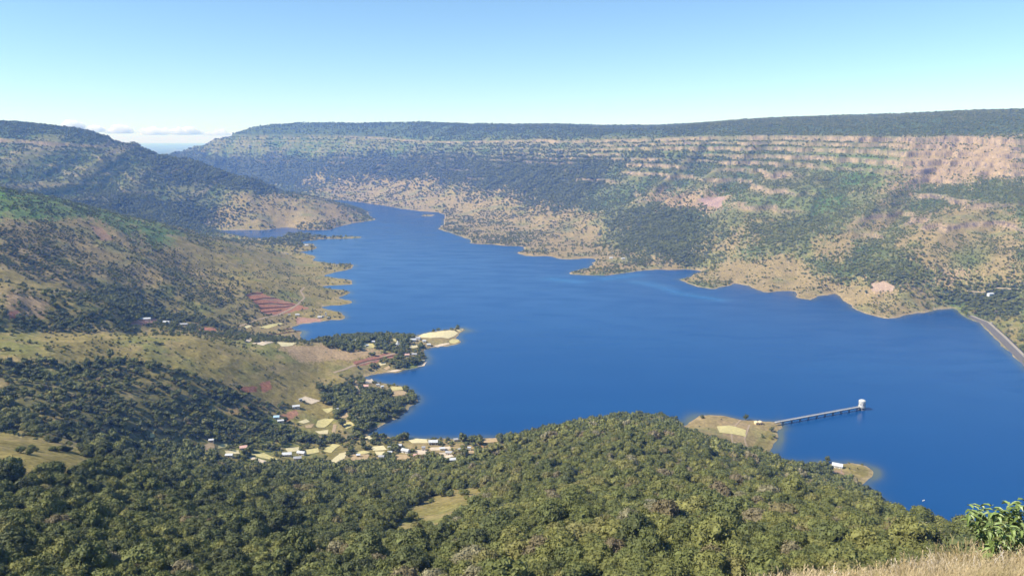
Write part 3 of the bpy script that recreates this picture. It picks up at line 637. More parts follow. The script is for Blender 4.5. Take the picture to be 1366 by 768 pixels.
# keep plots, tracks and yards clear
pu, pv, _ = project(X, Yy, zz)
CLEAR = []
def clear_px(poly): CLEAR.append(poly)
FIELDS = [  # outline, kind
 ([(430,545.6),(444.6,543),(446.6,546),(436.8,551.4)],'y'),([(396.5,563),(408,558.6),(414,562.5),(405.6,565)],'p'),([(423.8,561),(434,558),(446,558.6),(440,565),(433,570),(421,570)],'y'),
 ([(420,575),(438,573),(437,579),(426,579)],'p'),([(407,567.7),(420,565),(416,570.5),(408,571)],'t'),([(399,532.5),(407,528.6),(427.7,534.5),(416,539)],'w'),
 ([(430,601.7),(436,596),(444,592),(455,593),(448,598),(442,604)],'y'),([(440,615),(453,605),(464,602),(459.5,611.6),(446,619)],'p'),([(466,615),(470.5,606),(492.5,606),(490,615)],'t'),
 ([(500,602),(514,602),(514,607),(503,607)],'p'),([(482.6,583.5),(492.5,581.5),(500,582.6),(494,586)],'p'),([(539.7,583.6),(569,585.6),(571.5,591),(549.6,591)],'p'),
 ([(585,604),(607,602),(611,610),(593,613)],'w'),([(620,602),(633,600.6),(636,607),(624,614)],'t'),([(269,595),(277,591),(285,590),(286.6,598),(276,601.5)],'t'),([(291,593.4),(304,590.5),(303,597),(290,598)],'y'),
 ([(334,606.6),(352.5,604),(364,609.5),(376,614),(358,612.5)],'y'),([(330,609),(340,610),(357,615),(352,618),(338,615)],'w'),
 ([(555,450),(565,445),(605,440.5),(611.5,444.5),(605,449),(598,451.4),(586.5,450),(574.6,451)],'p'),([(599,455),(604,452.2),(612,453),(613,456),(606,458.4),(600,457.6)],'y'),
 ([(608,440.4),(613,438.6),(618,438.8),(618,441),(612,442)],'p'),([(579,461.4),(588,458.6),(599,457.4),(600,459),(584,463)],'w'),([(485,457.7),(502,458.3),(501,463.6),(482,465.6)],'y'),
 ([(518,452),(531,451),(528.5,455.7),(521,455)],'y'),([(556,489),(562,485.6),(569.5,482.6),(566,488)],'w'),([(558,481.5),(563,479),(567,480.4),(562,483.5)],'p'),([(505,484.5),(514,482),(515,486),(507,487.5)],'p'),
 ([(514,496.4),(525,493.5),(538,492.5),(530,495.5)],'w'),([(512,491),(519,487.6),(521,491),(515,493.4)],'t'),([(520,515.2),(536,516),(538,520),(523,521)],'y'),([(522,521.6),(538,521),(548,526.5),(524,528)],'t'),
 ([(473,554),(480,551.5),(485,553),(478,558)],'y'),([(344,437),(358,433),(374.6,430.5),(378,432),(358,438)],'y'),([(325,436),(332,433.6),(336,435),(329,438)],'p'),([(336,458),(358,455),(366,457),(351,461)],'w'),
 ([(368,456),(396.5,457.4),(390,461),(376,462.5)],'p'),([(327,454),(334,451.5),(337,454),(331,457)],'w'),([(956,568.6),(973,567.4),(995,573.6),(994,582),(976,578.6),(960,577)],'y'),
 ([(200,578),(206,577),(207,583),(201,584)],'y'),([(475,603),(485,601),(494,603),(486,605.6),(476,605.6)],'y'),([(430,621),(436,616),(437,621),(432,625)],'p'),([(572,597),(600,595),(603,599),(575,601)],'w'),
 ([(494,596),(512,594),(516,600),(498,601)],'p'),([(523,606),(545,606),(548,612),(526,613)],'t'),([(556,600),(570,601),(568,606),(555,606)],'w'),([(380,598),(398,596),(402,601),(384,603)],'p'),([(408,600),(424,597),(426,603),(410,606)],'y'),
 ([(300,601),(318,600),(320,605),(302,606)],'p'),([(640,586),(662,584),(664,589),(644,591)],'t'),([(456,566),(468,562),(474,567),(462,572)],'y'),([(452,553),(462,550),(466,555),(456,559)],'t'),([(484,507),(496,505),(500,510),(488,512)],'w'),([(545,461),(556,459),(558,463),(547,465)],'p')]
ROADS = [([(314,436.5),(344,426),(371,420),(388,412),(397,406),(406,397),(401,388),(406,383)],5.0,'dirt_road'),([(476,508),(477,520),(478.5,535)],7,'dirt_road'),([(447,566),(445,575),(448,584)],5,'dirt_road'),
 ([(445,497),(470,488),(500,480),(533,470)],5,'dirt_road'),([(385,583),(410,581),(440,583)],3,'dirt_road'),([(988,560),(975,575),(980,600)],2.6,'dirt_track'),([(1000,566),(993,585),(1000,603)],2.6,'dirt_track'),([(341,399),(365,400),(386,404)],3.5,'dirt_road'),([(343,405),(370,406),(392,409)],3.5,'dirt_road'),([(329,394.5),(345,393),(362,398)],3,'dirt_road'),([(1290,388),(1310,390),(1330,384),(1360,386)],3.5,'dirt_road')]
for f, _k in FIELDS: clear_px(f)
for r_, w_, _k in ROADS:
    for (a, b) in zip(r_[:-1], r_[1:]):
        g = 3.0; clear_px([(a[0]-g, a[1]+1.5), (b[0]-g, b[1]+1.5), (b[0]+g, b[1]-1.5), (a[0]+g, a[1]-1.5)])
HOUSES = [  # u, v, width, depth, storey height, turn, roof colour, wall colour, roof kind, label
 (1117,623,13,9,3.6,-.5,'white','white','gable','white gabled lake house on the small grassy point at the right, water behind it'),
 (193,427,22,6,3.2,.25,'white','cream','gable','long shed with a white roof on the red clearing of the left hill'),
 (369,558,8,6,3.2,.2,'blue','white','gable','house with a pale blue roof at the edge of the red yard'),
 (374.5,563,9,4,2.8,.3,'white','cream','shed','low shed with a white lean-to roof beside the blue-roofed house'),
 (395,544,11,6,3.4,.35,'white','white','gable','white house below the pale courtyard in the hillside hamlet'),
 (401,534.5,5,4,3.2,.4,'white','white','flat','small white flat-roofed hut at the corner of the pale courtyard'),
 (578,592,13,8,4.2,.05,'white','white','gable','large white house with an open front on the shore below the pale field'),
 (541,603,11,7,3.6,-.4,'white','white','gable','white-roofed house among the trees left of the open-fronted shore house'),
 (565,600,5,5,4.6,.1,'grey','white','flat','narrow white two-storey house among the village trees'),
 (626,600,5,5,4.0,0,'white','white','flat','little white cube house above the tan yard at the right end of the village'),
 (608,588,6,5,3.0,.2,'grey','cream','gable','small grey-roofed hut among the trees right behind the shore'),
 (604,618,7,5,3.0,.1,'white','cream','gable','cream hut lowest in the village, against the forest foot'),
 (325,599,9,7,3.4,.3,'pink','cream','gable','pinkish-roofed house in the trees above the yellow field'),
 (306,609,9,5,3.0,0,'white','cream','gable','cream house at the forest edge below two small plots'),
 (383,608,12,7,3.4,.15,'white','cream','gable','pale house at the left of the three by the village hollow'),
 (402,606,11,6,3.4,-.25,'white','cream','gable','pale house at the right of the three by the village hollow'),
 (397,613,10,6,3.2,.2,'grey','cream','gable','pale grey-roofed house lowest of the three by the village hollow'),
 (488,517,9,7,3.6,.1,'pink','white','gable','pink and white house beside the wide dirt road near the bay'),
 (504,515,6,5,3.4,0,'white','white','flat','white flat-roofed hut among dark trees beside the bay'),
 (510,517,5,4,3.0,.4,'white','white','gable','tiny white-roofed house closest to the yellow plot on the bay point'),
 (551,455,12,8,4.0,.2,'white','white','gable','white house in the middle of the peninsula beside the long pale field'),
 (558,453,9,7,4.4,-.2,'grey','white','gable','grey-roofed white house next to the long pale field on the peninsula'),
 (543,475,9,7,3.4,.2,'pink','cream','gable','pinkish house under the trees on the lower lobe of the peninsula'),
 (553,474,10,6,3.4,-.1,'grey','cream','gable','grey-roofed cream house near the tip of the lower lobe'),
 (572,461,8,6,3.2,.1,'white','cream','gable','cream hut on the south shore of the peninsula'),
 (498,457,7,5,3.0,0,'white','white','gable','white hut in the tree belt along the north shore of the peninsula'),
 (426,424,7,6,3.2,.1,'white','white','gable','white hut nearer the bay on the wooded point below the red terraces'),
 (430.5,423,6,5,3.2,.5,'white','white','flat','white flat hut beside the slim white tower on the wooded point'),
 (397,421,10,5,3.0,0,'white','cream','gable','white-roofed shed on the reddish bank below the terraces'),
 (409,328,14,8,3.6,.1,'white','white','gable','white house alone on the narrow grassy spit by the far inlet'),
 (815,345,12,8,3.6,0,'white','white','gable','white hut left of its neighbour above the far shore scrub'),
 (831,346,14,8,3.6,.3,'white','cream','gable','cream hut right of its neighbour above the far shore scrub'),
 (1321,394,14,9,5.0,.2,'white','white','gable','white house in the woods above the end of the dam'),
 (1322,432,6,5,3.0,.4,'white','white','flat','small white hut at the landward end of the dam'),
 (245,434,16,6,3.2,.1,'grey','cream','gable','grey-roofed long house in the trees of the left valley'),
 (222,431,12,6,3.2,0,'white','cream','gable','pale roofed house between the white-roofed shed and the dark trees'),
]
for h_ in HOUSES:
    if h_[1] < 700: clear_px([(h_[0]-6, h_[1]-3), (h_[0]+6, h_[1]-3), (h_[0]+6, h_[1]+4), (h_[0]-6, h_[1]+4)])
clear_px([(1004,558),(1022,558),(1022,568),(1004,568)]); clear_px([(526,455),(536,455),(536,463),(526,463)]); clear_px([(432,416),(438,416),(438,422),(432,422)])
clear_px([(1284,408),(1366,470),(1366,500),(1300,430)])
for poly, c in RED: clear_px(poly)
for f, _k in FIELDS:
    if f[0][1] > 430: clear_px([(u_, v_ + 4) for u_, v_ in f]); clear_px([(u_, v_ + 7) for u_, v_ in f])
for h_ in HOUSES:
    if 520 < h_[1] < 700: clear_px([(h_[0]-5, h_[1]), (h_[0]+5, h_[1]), (h_[0]+5, h_[1]+9), (h_[0]-5, h_[1]+9)])
for poly in CLEAR:
    us = [p[0] for p in poly]; vs = [p[1] for p in poly]
    i = np.nonzero(ok & (pu > min(us)) & (pu < max(us)) & (pv > min(vs)) & (pv < max(vs)) & (Yy > 600))[0]
    ok[i[inpoly(pu[i], pv[i], poly)]] = False
X, Yy, zz, SPC, dn, kd, DD = X[ok], Yy[ok], zz[ok], SPC[ok], dn[ok], kd[ok], DD[ok]
n_ = len(X); print('trees', n_)
big = R.random(n_)
rad = np.where(Yy < 850, 2.8 + 3.2 * R.random(n_) + 4.8 * (big > .88) * R.random(n_), np.where(dn > .8, 3.2 + 3.4 * R.random(n_), 1.9 + 3.2 * R.random(n_) ** 1.6))
rad = np.where((Yy >= 1100) & (Yy < 2300) & (dn < .6), rad * .82, rad)
rad = np.where((Yy >= 850) & (Yy < 1700) & (dn > .4), rad * 1.25, rad)
rad = np.where(dn < .3, rad * .8, rad)
rad = rad * np.clip(SPC / 6.4, 1, 2.6) ** .9
rad[(dn > .9) & (Yy < 1050)] *= 1.05
# species patches
sp = fbm(X / 60, Yy / 60, 3, 130) * .55 + .42 + R.normal(0, .19, n_)
village = (Yy > 1000) & (X < 0)
sp = np.where(village & (Yy < 2300), sp * .7 + .06, sp); sp = np.where(Yy >= 2300, sp * .5 + .22, sp)
sp = np.where((X > .25 * Yy) & (Yy > 1500), sp + .12 * (kd != 0), sp)
sp = np.where((Yy < 900) & (X > -.15 * Yy), sp + .19, sp)
tint = np.clip(sp, 0, 1); tint = np.where(tint > .8, np.where(R.random(n_) < .6, tint - .3, tint), tint)
sxy = rad * R.uniform(.9, 1.15, n_); sz = rad * R.uniform(.85, 1.35, n_) * np.where(dn < .5, .85, 1.0)
rotz = R.random(n_) * 6.283; idx = R.integers(0, 4, n_)
zz = zz - .10 * sz
fu, fv, fd = project(X, Yy, zz + sz)
infr = (fu > 4) & (fu < 1362) & (fv < 764)
vis0 = visible(X, Yy, zz, sz * 1.0)
score = sxy / fd * infr * vis0 * (Yy < 700)
order = np.argsort(-score)[:286]
solo = np.zeros(n_, bool); solo[order] = True
def put(mask, nm, coll, label):
    i = np.nonzero(mask)[0]
    scatter(nm, np.stack([X[i], Yy[i], zz[i]], 1), np.stack([sxy[i], sxy[i], sz[i]], 1), np.stack([0*X[i], 0*X[i], rotz[i]], 1), idx[i], tint[i], coll, label)
    print(nm, len(i))
put(~solo & (Yy < 800), 'near_forest', KC['near'], 'dense olive green forest covering the near hillsides')
put(~solo & (Yy >= 800) & (Yy < 2300), 'valley_trees', KC['mid'], 'dark bushes and trees scattered over the near valley, village and grass hill')
put(~solo & (Yy >= 2300), 'distant_trees', KC['far'], 'hazy scrub and forest on the far shores and plateau slopes')

def tree(x, y, z, s, h, rz, var, tn, label, group=None, name='forest_tree', meshes=NEAR):
    t = empty(name, (x, y, z), rz); tag(t, label, 'tree', group)
    c = bpy.data.objects.new('crown', meshes[var]); COL.objects.link(c); c.parent = t; c.location = (0, 0, .12 * h); c.scale = (s, s, h); c['tint'] = float(tn)
    k = bpy.data.objects.new('trunk', TRK[var % 3]); COL.objects.link(k); k.parent = t; k.scale = (s, s, h)
    return t
def tone(tn): return 'dark green' if tn < .38 else ('olive green' if tn < .55 else ('mid green' if tn < .68 else ('yellow green' if tn < .82 else 'brownish')))
AREAS = [((0,120,700,770),'in the bottom left corner'),((0,160,590,700),'just below the bare grassy ridge on the left'),((160,330,700,770),'at the lower left edge of the forest'),((160,420,600,700),'on the slope below the tan plots'),
 ((330,510,700,770),'in the hollow left of the grassy clearing'),((420,600,600,700),'directly behind the grassy clearing'),((510,660,690,770),'in front of the grassy clearing'),((600,760,560,660),'on the left shoulder of the rounded hill'),
 ((640,820,650,720),'mid-slope left of the pale dead shrub'),((660,840,700,770),'at the bottom centre of the forest'),((760,950,550,640),'on the crown of the rounded hill against the lake'),((820,960,640,720),'around the centre of the rounded hill'),
 ((840,1010,700,770),'at the forest bottom left of the pale dry grass'),((940,1110,600,680),'on the crest below the jetty headland'),((960,1110,660,770),'behind the first tufts of pale dry grass'),
 ((1100,1260,600,705),'on the right crest beside open water'),((1100,1260,690,770),'above the dry grass near the right corner'),((1250,1370,680,770),'behind the dry grass in the right corner')]
def area(u, v):
    for (a, b, c, d), n in AREAS:
        if a <= u < b and c <= v < d: return n
    return 'on the forested near hillside'
names = {}
for i in order:
    size = 'huge' if sxy[i] > 7 else ('broad' if sxy[i] > 5.6 else ('medium' if sxy[i] > 4.4 else 'small'))
    shape = 'flat' if sz[i] < sxy[i] * .92 else ('round' if sz[i] < sxy[i] * 1.12 else 'tall')
    names.setdefault('%s %s %s tree %s' % (size, shape, tone(tint[i]), area(fu[i], fv[i])), []).append(i)
for lb, ii in names.items():
    ii.sort(key=lambda k: fu[k]); pre = {2: ('left of two: ', 'right of two: '), 3: ('left of three: ', 'middle of three: ', 'right of three: ')}.get(len(ii), ('',) * len(ii))
    for i, p_ in zip(ii, pre):
        l2 = p_ + lb
        if len(l2.split()) > 16: l2 = lb
        tree(X[i], Yy[i], zz[i], sxy[i], sz[i], rotz[i], idx[i], tint[i], l2, 'trees of the near forest')

# ------------------------------------------------------------------ plots and tracks lying on the land
def heights(P): P = np.array(P); return np.maximum(height(P[:, 0], P[:, 1]), 0.0)
FM = {'y': new_mat('stubble_yellow', (.50, .43, .19), .95, .05, .16, .25), 'p': new_mat('stubble_pale', (.57, .49, .28), .95, .05, .16, .25), 't': new_mat('plot_tan', (.40, .29, .16), .95, .05, .2, .25), 'w': new_mat('bare_pale_soil', (.55, .45, .33), .95, .05, .15, .3)}
BANK = new_mat('field_bank', (.16, .13, .06), .95, .05, .3, .4)
def draped(name, pts, mat, lift=.45, skirt=1.6, rings=5):
    dense = []
    for a, b in zip(pts, pts[1:] + pts[:1]):
        n = max(2, int((b - a).length / 7)); dense += [a.lerp(b, k / n) for k in range(n)]
    c = sum((Vector((p.x, p.y, 0)) for p in dense), Vector()) / len(dense)
    jl = [Vector((p.x + rnd.uniform(-.5, .5), p.y + rnd.uniform(-.5, .5), 0)) for p in dense]
    V = [(c.x, c.y)]
    for r_ in range(1, rings + 1): V += [((c + (p - c) * (r_ / rings)).x, (c + (p - c) * (r_ / rings)).y) for p in jl]
    n = len(jl); hz = heights(V) + lift
    V3 = [(x, y, h) for (x, y), h in zip(V, hz)]
    out = [c + (p - c) * 1.02 for p in jl]; V3 += [(p.x, p.y, V3[1 + (rings - 1) * n + k][2] - lift - skirt) for k, p in enumerate(out)]
    Fc = [(0, 1 + k, 1 + (k + 1) % n) for k in range(n)]
    for r_ in range(rings):
        a0 = 1 + r_ * n - 0; 
        if r_ < rings: Fc += [(a0 + k, a0 + n + k, a0 + n + (k + 1) % n, a0 + (k + 1) % n) for k in range(n)]
    me = bpy.data.meshes.new(name); me.from_pydata(V3, [], Fc); me.materials.append(mat); me.materials.append(BANK)
    for p in me.polygons[n + (rings - 1) * n:]: p.material_index = 1
    bm = bmesh.new(); bm.from_mesh(me); bmesh.ops.recalc_face_normals(bm, faces=bm.faces); bm.faces.ensure_lookup_table()
    if bm.faces[0].normal.z < 0: bmesh.ops.reverse_faces(bm, faces=bm.faces)
    bm.to_mesh(me); bm.free()
    o = bpy.data.objects.new(name, me); COL.objects.link(o); return o
for poly, k in FIELDS:
    ym = 880
    gp = [ground(u, v, ym) for u, v in poly]
    if max((a - b).length for a in gp for b in gp) > 260: print('BAD FIELD', poly); continue
    o = draped('field', gp, FM[k])
    tag(o, {'y': 'yellowish harvested plot', 'p': 'pale straw coloured stubble plot', 't': 'tan ploughed plot', 'w': 'bare whitish yard of packed soil'}[k] + ' by the lake', kind='structure')
DIRT = new_mat('dirt', (.36, .27, .175), .95, .05, .15, .3)
def strip(name, P, w, mat, lift=.3, mat_edge=None):
    pts = []
    for a, b in zip(P[:-1], P[1:]):
        n = max(2, int((b - a).length / 8)); pts += [a.lerp(b, k / n) for k in range(n)]
    pts.append(P[-1]); V = []
    for k, p in enumerate(pts):
        d = (pts[min(k + 1, len(pts) - 1)] - pts[max(k - 1, 0)]); d.z = 0; d.normalize(); s_ = Vector((-d.y, d.x, 0))
        for e in (-.62, -.5, 0, .5, .62): V.append(p + s_ * w * e)
    hh = heights([(v.x, v.y) for v in V])
    V = [(v.x, v.y, h + (lift if k % 5 in (1, 2, 3) else -.9)) for k, (v, h) in enumerate(zip(V, hh))]
    Fc = [(5*i+j, 5*i+j+1, 5*i+j+6, 5*i+j+5) for i in range(len(pts) - 1) for j in range(4)]
    me = bpy.data.meshes.new(name); me.from_pydata(V, [], Fc); me.materials.append(mat); me.update()
    o = bpy.data.objects.new(name, me); COL.objects.link(o); return o
for P, w, nm in ROADS: tag(strip(nm, [ground(u, v, 880) for u, v in P], w, DIRT), 'pale dirt track', kind='structure')

RB = new_mat('red_terrace_bank', (.18, .09, .055), .95, .05, .25, .4)
for P in [[(329,395),(338,391),(350,390.5)],[(335,400.5),(350,398),(366,397.5)],[(341,405.6),(360,404.6),(390,405.4)],[(346,411),(365,410.2),(378,409.8),(393,406.8)],[(351,416),(366,415),(375,413.6)],[(474,486.5),(490,481.5),(505,478.5),(520,475),(532,473.5)],[(372,441),(390,438.5)],[(345,447),(372,445.5),(400,441.5)]]:
    tag(strip('terrace_bank', [ground(u, v, 880) for u, v in P], 3.0, RB, 1.2), 'dark reddish bank between terraces', kind='structure')
# ------------------------------------------------------------------ builders
WM = {'white': new_mat('whitewash', (.66, .65, .62), .7, .2, .16, .5), 'cream': new_mat('cream_plaster', (.62, .54, .42), .7, .2, .1, .8)}
RM = {'white': new_mat('white_sheet_roof', (.52, .53, .54), .5, .35, .18, .5), 'blue': new_mat('pale_blue_roof', (.38, .56, .72), .45, .4, .08, .6), 'grey': new_mat('grey_roof', (.34, .34, .35), .6, .3, .15, .6), 'pink': new_mat('pink_tile_roof', (.58, .36, .30), .8, .2, .15, .8)}
DARK = new_mat('dark_opening', (.03, .03, .035), .3, .5); WOOD = new_mat('door_wood', (.14, .09, .05), .7, .2)
def box(bm, x0, x1, y0, y1, z0, z1):
    v = [bm.verts.new((x, y, z)) for z in (z0, z1) for (x, y) in ((x0, y0), (x1, y0), (x1, y1), (x0, y1))]
    for f in ((3,2,1,0), (4,5,6,7), (0,1,5,4), (1,2,6,5), (2,3,7,6), (3,0,4,7)): bm.faces.new([v[k] for k in f])
    return v
def part(name, fn, mat, parent, smooth=False):
    bm = bmesh.new(); fn(bm); me = bpy.data.meshes.new(name); bm.to_mesh(me); bm.free(); me.materials.append(mat)
    if smooth: me.polygons.foreach_set('use_smooth', [True] * len(me.polygons))
    o = bpy.data.objects.new(name, me); COL.objects.link(o)
    if parent: o.parent = parent
    return o
def cyl(bm, p, q, ra, rb, n=12, caps=True):
    p, q = Vector(p), Vector(q); d = (q - p).normalized(); s = d.orthogonal().normalized(); t = d.cross(s); rg = []
    for c, r_ in ((p, ra), (q, rb)): rg.append([bm.verts.new(c + (s * math.cos(2*math.pi*k/n) + t * math.sin(2*math.pi*k/n)) * r_) for k in range(n)])
    for k in range(n): bm.faces.new((rg[0][k], rg[0][(k+1) % n], rg[1][(k+1) % n], rg[1][k]))
    if caps: bm.faces.new(rg[0][::-1]); bm.faces.new(rg[1])
def gable(bm, w, d, z, rise, over=.6, th=.22):
    pr = [(-d/2-over, z-.25), (0, z+rise), (d/2+over, z-.25)]
    top = [(y, h + th) for y, h in pr]; x0, x1 = -w/2-over, w/2+over
    A_ = [[bm.verts.new((x, y, h)) for (y, h) in pr + top[::-1]] for x in (x0, x1)]
    n = 6
    bm.faces.new(A_[0][::-1]); bm.faces.new(A_[1])
    for k in range(n): bm.faces.new((A_[0][k], A_[0][(k+1) % n], A_[1][(k+1) % n], A_[1][k]))
HOUSES += [
 (590,600,7,5,3.2,.1,'white','white','gable','white house on the left of the pale yard among the village trees'),
 (599,606,8,5,3.2,-.2,'grey','cream','gable','grey-roofed cream house in the middle of the pale village yard'),
 (612,602,6,5,3.2,.3,'white','cream','gable','cream house between the pale yard and the tan yard'),
 (555,609,7,5,3.2,.2,'pink','cream','gable','pink-roofed cream house in the trees below the narrow two-storey house'),
 (520,605,6,4,3.0,.1,'white','white','gable','small white house just right of the straw plot in the village trees'),
 (509,611,7,5,3.2,-.1,'grey','cream','gable','grey-roofed house in the trees under the straw plot'),
 (533,596,6,5,3.2,.0,'white','cream','gable','cream house under the big trees behind the shore field'),
 (478,609,5,4,2.8,.2,'white','cream','shed','lean-to hut standing on the rounded tan plot'),
 (519,599,4,4,3.4,.0,'white','white','flat','narrow white hut close to the bay shore left of the pale shore field'),
 (637,609,6,4,3.0,.1,'grey','cream','gable','grey-roofed hut at the right foot of the tan yard'),
 (282,589,6,4,3.0,.2,'white','cream','gable','cream hut at the back corner of the tan plot farthest left'),
 (449,548,6,5,3.2,.4,'white','white','gable','white hut under dark trees right of the terraced yellow plots'),
 (455,544,5,5,3.0,.0,'pink','cream','gable','pink-roofed hut beside the white hut near the terraced yellow plots'),
 (566,456,7,5,3.2,.0,'white','white','gable','white hut on the peninsula right beside the two larger houses'),
 (537,461,7,5,3.2,.1,'white','cream','gable','cream house just right of the temple spire'),
 (490,462,6,4,3.0,.1,'white','white','gable','white hut at the left edge of the yellow plot in the tree belt'),
 (561,478,6,4,3.0,.3,'white','cream','gable','cream hut beside the pale oval plot on the lower lobe'),
 (438,425,5,4,3.0,.2,'white','white','gable','white hut closest to the water on the wooded point'),
 (386,421,5,4,3.0,.2,'grey','cream','gable','little grey-roofed hut beside the track under the terraces'),
]
def house(u, v, w, d, h, turn, rc, wc, kind, label):
    p = ground(u, v, 850); t = empty('house', (p.x, p.y, p.z + .2), turn); tag(t, label, 'house', None)
    def wall(bm):
        box(bm, -w/2, w/2, -d/2, d/2, -2.5, h)
        if kind == 'gable':
            r_ = d * .28
            for sx in (-w/2, w/2):
                a = [bm.verts.new((sx + e, y, z)) for e in (-.01 if sx > 0 else .01,) for (y, z) in ((-d/2+.02, h), (d/2-.02, h), (0, h + r_))]; bm.faces.new(a)
    part('wall', wall, WM[wc], t)
    if kind == 'gable': part('roof', lambda bm: gable(bm, w, d, h, d * .28), RM[rc], t)
    elif kind == 'shed':
        def sh(bm):
            vs = box(bm, -w/2-.5, w/2+.5, -d/2-.6, d/2+.5, h + .02, h + .22)
            for q in vs:
                if q.co.y > 0: q.co.z += d * .18
        part('roof', sh, RM[rc], t)
    else:
        def fl(bm):
            box(bm, -w/2-.25, w/2+.25, -d/2-.25, d/2+.25, h + .003, h + .25)
            box(bm, -w/2-.25, w/2+.25, -d/2-.25, -d/2-.05, h + .253, h + .7)
        part('roof', fl, RM[rc], t)
    part('door', lambda bm: box(bm, -.55, .55, -d/2-.06, -d/2+.02, 0, 2.1), WOOD, t)
    nwin = 2 if w < 9 else 4
    for k in range(nwin):
        x = (-w/2 + w * (k + .5) / nwin); x = x + (.9 if abs(x) < .9 else 0)
        part('window', lambda bm: box(bm, x - .5, x + .5, -d/2-.05, -d/2+.02, 1.1, 2.2), DARK, t)
    return t
for a in HOUSES:
    t = house(*a)
    if a[2] == 13 and a[3] == 8:
        for x in (-4.5, -1.5, 1.5, 4.5):
            part('bay_opening', lambda bm: box(bm, x - 1.05, x + 1.05, -4.09, -3.9, .1, 3.0), DARK, t)
# temple and slim tower
p = ground(530.5, 461, 1200); t = empty('temple', (p.x, p.y, p.z), .2); tag(t, 'white pointed temple spire above the trees in the middle of the peninsula', 'temple')
part('hall', lambda bm: box(bm, -5.5, 5.5, -3.5, 3.5, -1.5, 3.8), WM['white'], t)
def spire(bm):
    prof = [(2.6, 3.81), (2.7, 5), (2.3, 7), (1.6, 9), (.9, 10.6), (.5, 11.2), (.6, 11.6), (.1, 12.4)]
    rg = [[bm.verts.new((r_ * math.cos(k*math.pi/4+.39), r_ * math.sin(k*math.pi/4+.39), z)) for k in range(8)] for r_, z in prof]
    for a, b in zip(rg[:-1], rg[1:]):
        for k in range(8): bm.faces.new((a[k], a[(k+1) % 8], b[(k+1) % 8], b[k]))
    bm.faces.new(rg[-1])
part('spire', spire, WM['white'], t); part('door', lambda bm: box(bm, -.8, .8, -3.58, -3.45, 0, 2.4), DARK, t)
for u, v, h, lb in ((434.7, 421.5, 9.5, 'slim white tower on the wooded point below the red terraces'), (474.5, 458.5, 9, 'slim pale pillar in the tree belt of the peninsula')):
    p = ground(u, v, 1200); t = empty('tower', (p.x, p.y, p.z), .1); tag(t, lb, 'tower')
    part('shaft', lambda bm: box(bm, -1.6, 1.6, -1.6, 1.6, -2, h), WM['white'], t); part('roof', lambda bm: box(bm, -1.9, 1.9, -1.9, 1.9, h + .003, h + .5), RM['white'], t)
    part('window', lambda bm: box(bm, -.5, .5, -1.68, -1.55, h * .6, h * .6 + 1.4), DARK, t)
# twin sheds on the headland
p = ground(1012, 565.5, 900); t = empty('field_shed', (p.x, p.y, p.z), .12); tag(t, 'cream twin-gabled shed with dark openings at the landward end of the jetty', 'shed')
CR = new_mat('sandy_plaster', (.66, .50, .30), .8, .15, .12, .8)
def tw(bm):
    box(bm, -6.5, 6.5, -3.2, 3.2, -1.5, 3.0)
part('wall', tw, CR, t)
def twr(bm):
    for cxx in (-3.25, 3.25):
        prof = [(-3.4, 3.003), (-2.4, 4.2), (0, 4.9), (2.4, 4.2), (3.1, 3.003)]
        A_ = [[bm.verts.new((cxx + a, yy, z)) for a, z in prof] for yy in (-3.6, 3.6)]
        for k in range(4): bm.faces.new((A_[0][k], A_[0][k+1], A_[1][k+1], A_[1][k]))
        bm.faces.new(A_[0]); bm.faces.new(A_[1][::-1])
part('roof', twr, CR, t)
for x in (-3.4, 0, 3.6): part('opening', lambda bm: box(bm, x - .8, x + .8, -3.28, -3.15, 0, 2.1), DARK, t)

# ------------------------------------------------------------------ jetty and intake tower
CONC = new_mat('weathered_concrete', (.40, .385, .36), .8, .2, .14, .5); CONCL = new_mat('pale_concrete', (.52, .51, .48), .8, .2, .2, .35); CONCD = new_mat('dark_concrete', (.26, .24, .22), .7, .3, .2, .6)  # last one: darker concrete for girders, piers, tower base and parapet
ZD = 6.2
a = Vector((*wat(1036, 562.5, ZD), ZD)); b_ = Vector((*wat(1146, 542.2, ZD), ZD)); dr = b_ - a; LJ = dr.length; rz = math.atan2(dr.y, dr.x)
J = empty('jetty_bridge', a, rz); tag(J, 'long narrow concrete footbridge on piers running out from the headland', 'bridge')
part('deck', lambda bm: box(bm, -3, LJ, -2.1, 2.1, -.55, 0), CONC, J)
part('girder', lambda bm: (box(bm, -3, LJ, -1.6, -1.1, -1.7, -.553), box(bm, -3, LJ, 1.1, 1.6, -1.7, -.553)), CONCD, J)
for sy in (-1, 1):
    def rail(bm):
        for k in range(int(LJ / 3) + 1): box(bm, k * 3 - .08, k * 3 + .08, sy * 1.95 - .08, sy * 1.95 + .08, .003, 1.1)
        box(bm, -1, LJ, sy * 1.95 - .06, sy * 1.95 + .06, 1.103, 1.25); box(bm, -1, LJ, sy * 1.95 - .04, sy * 1.95 + .04, .55, .65)
    part('railing', rail, CONC, J)
NP = 10
for k in range(NP):
    x = LJ * (k + .75) / NP
    def pier(bm):
        cyl(bm, (0, -1.1, -22), (0, -1.1, -2.3), .75, .7, 10); cyl(bm, (0, 1.1, -22), (0, 1.1, -2.3), .75, .7, 10); box(bm, -.9, .9, -2.2, 2.2, -2.3, -1.703)
    o = part('pier', pier, CONCD, J); o.location = (x, 0, 0)
tw_c = a + dr.normalized() * (LJ + 6.4)
T = empty('intake_tower', (tw_c.x, tw_c.y, 0), rz); tag(T, 'pale round-topped intake tower standing in the lake at the end of the jetty', 'tower')
def drum(bm, r0, z0, z1, n=20, r1=None): cyl(bm, (0, 0, z0), (0, 0, z1), r0, r1 if r1 else r0, n)
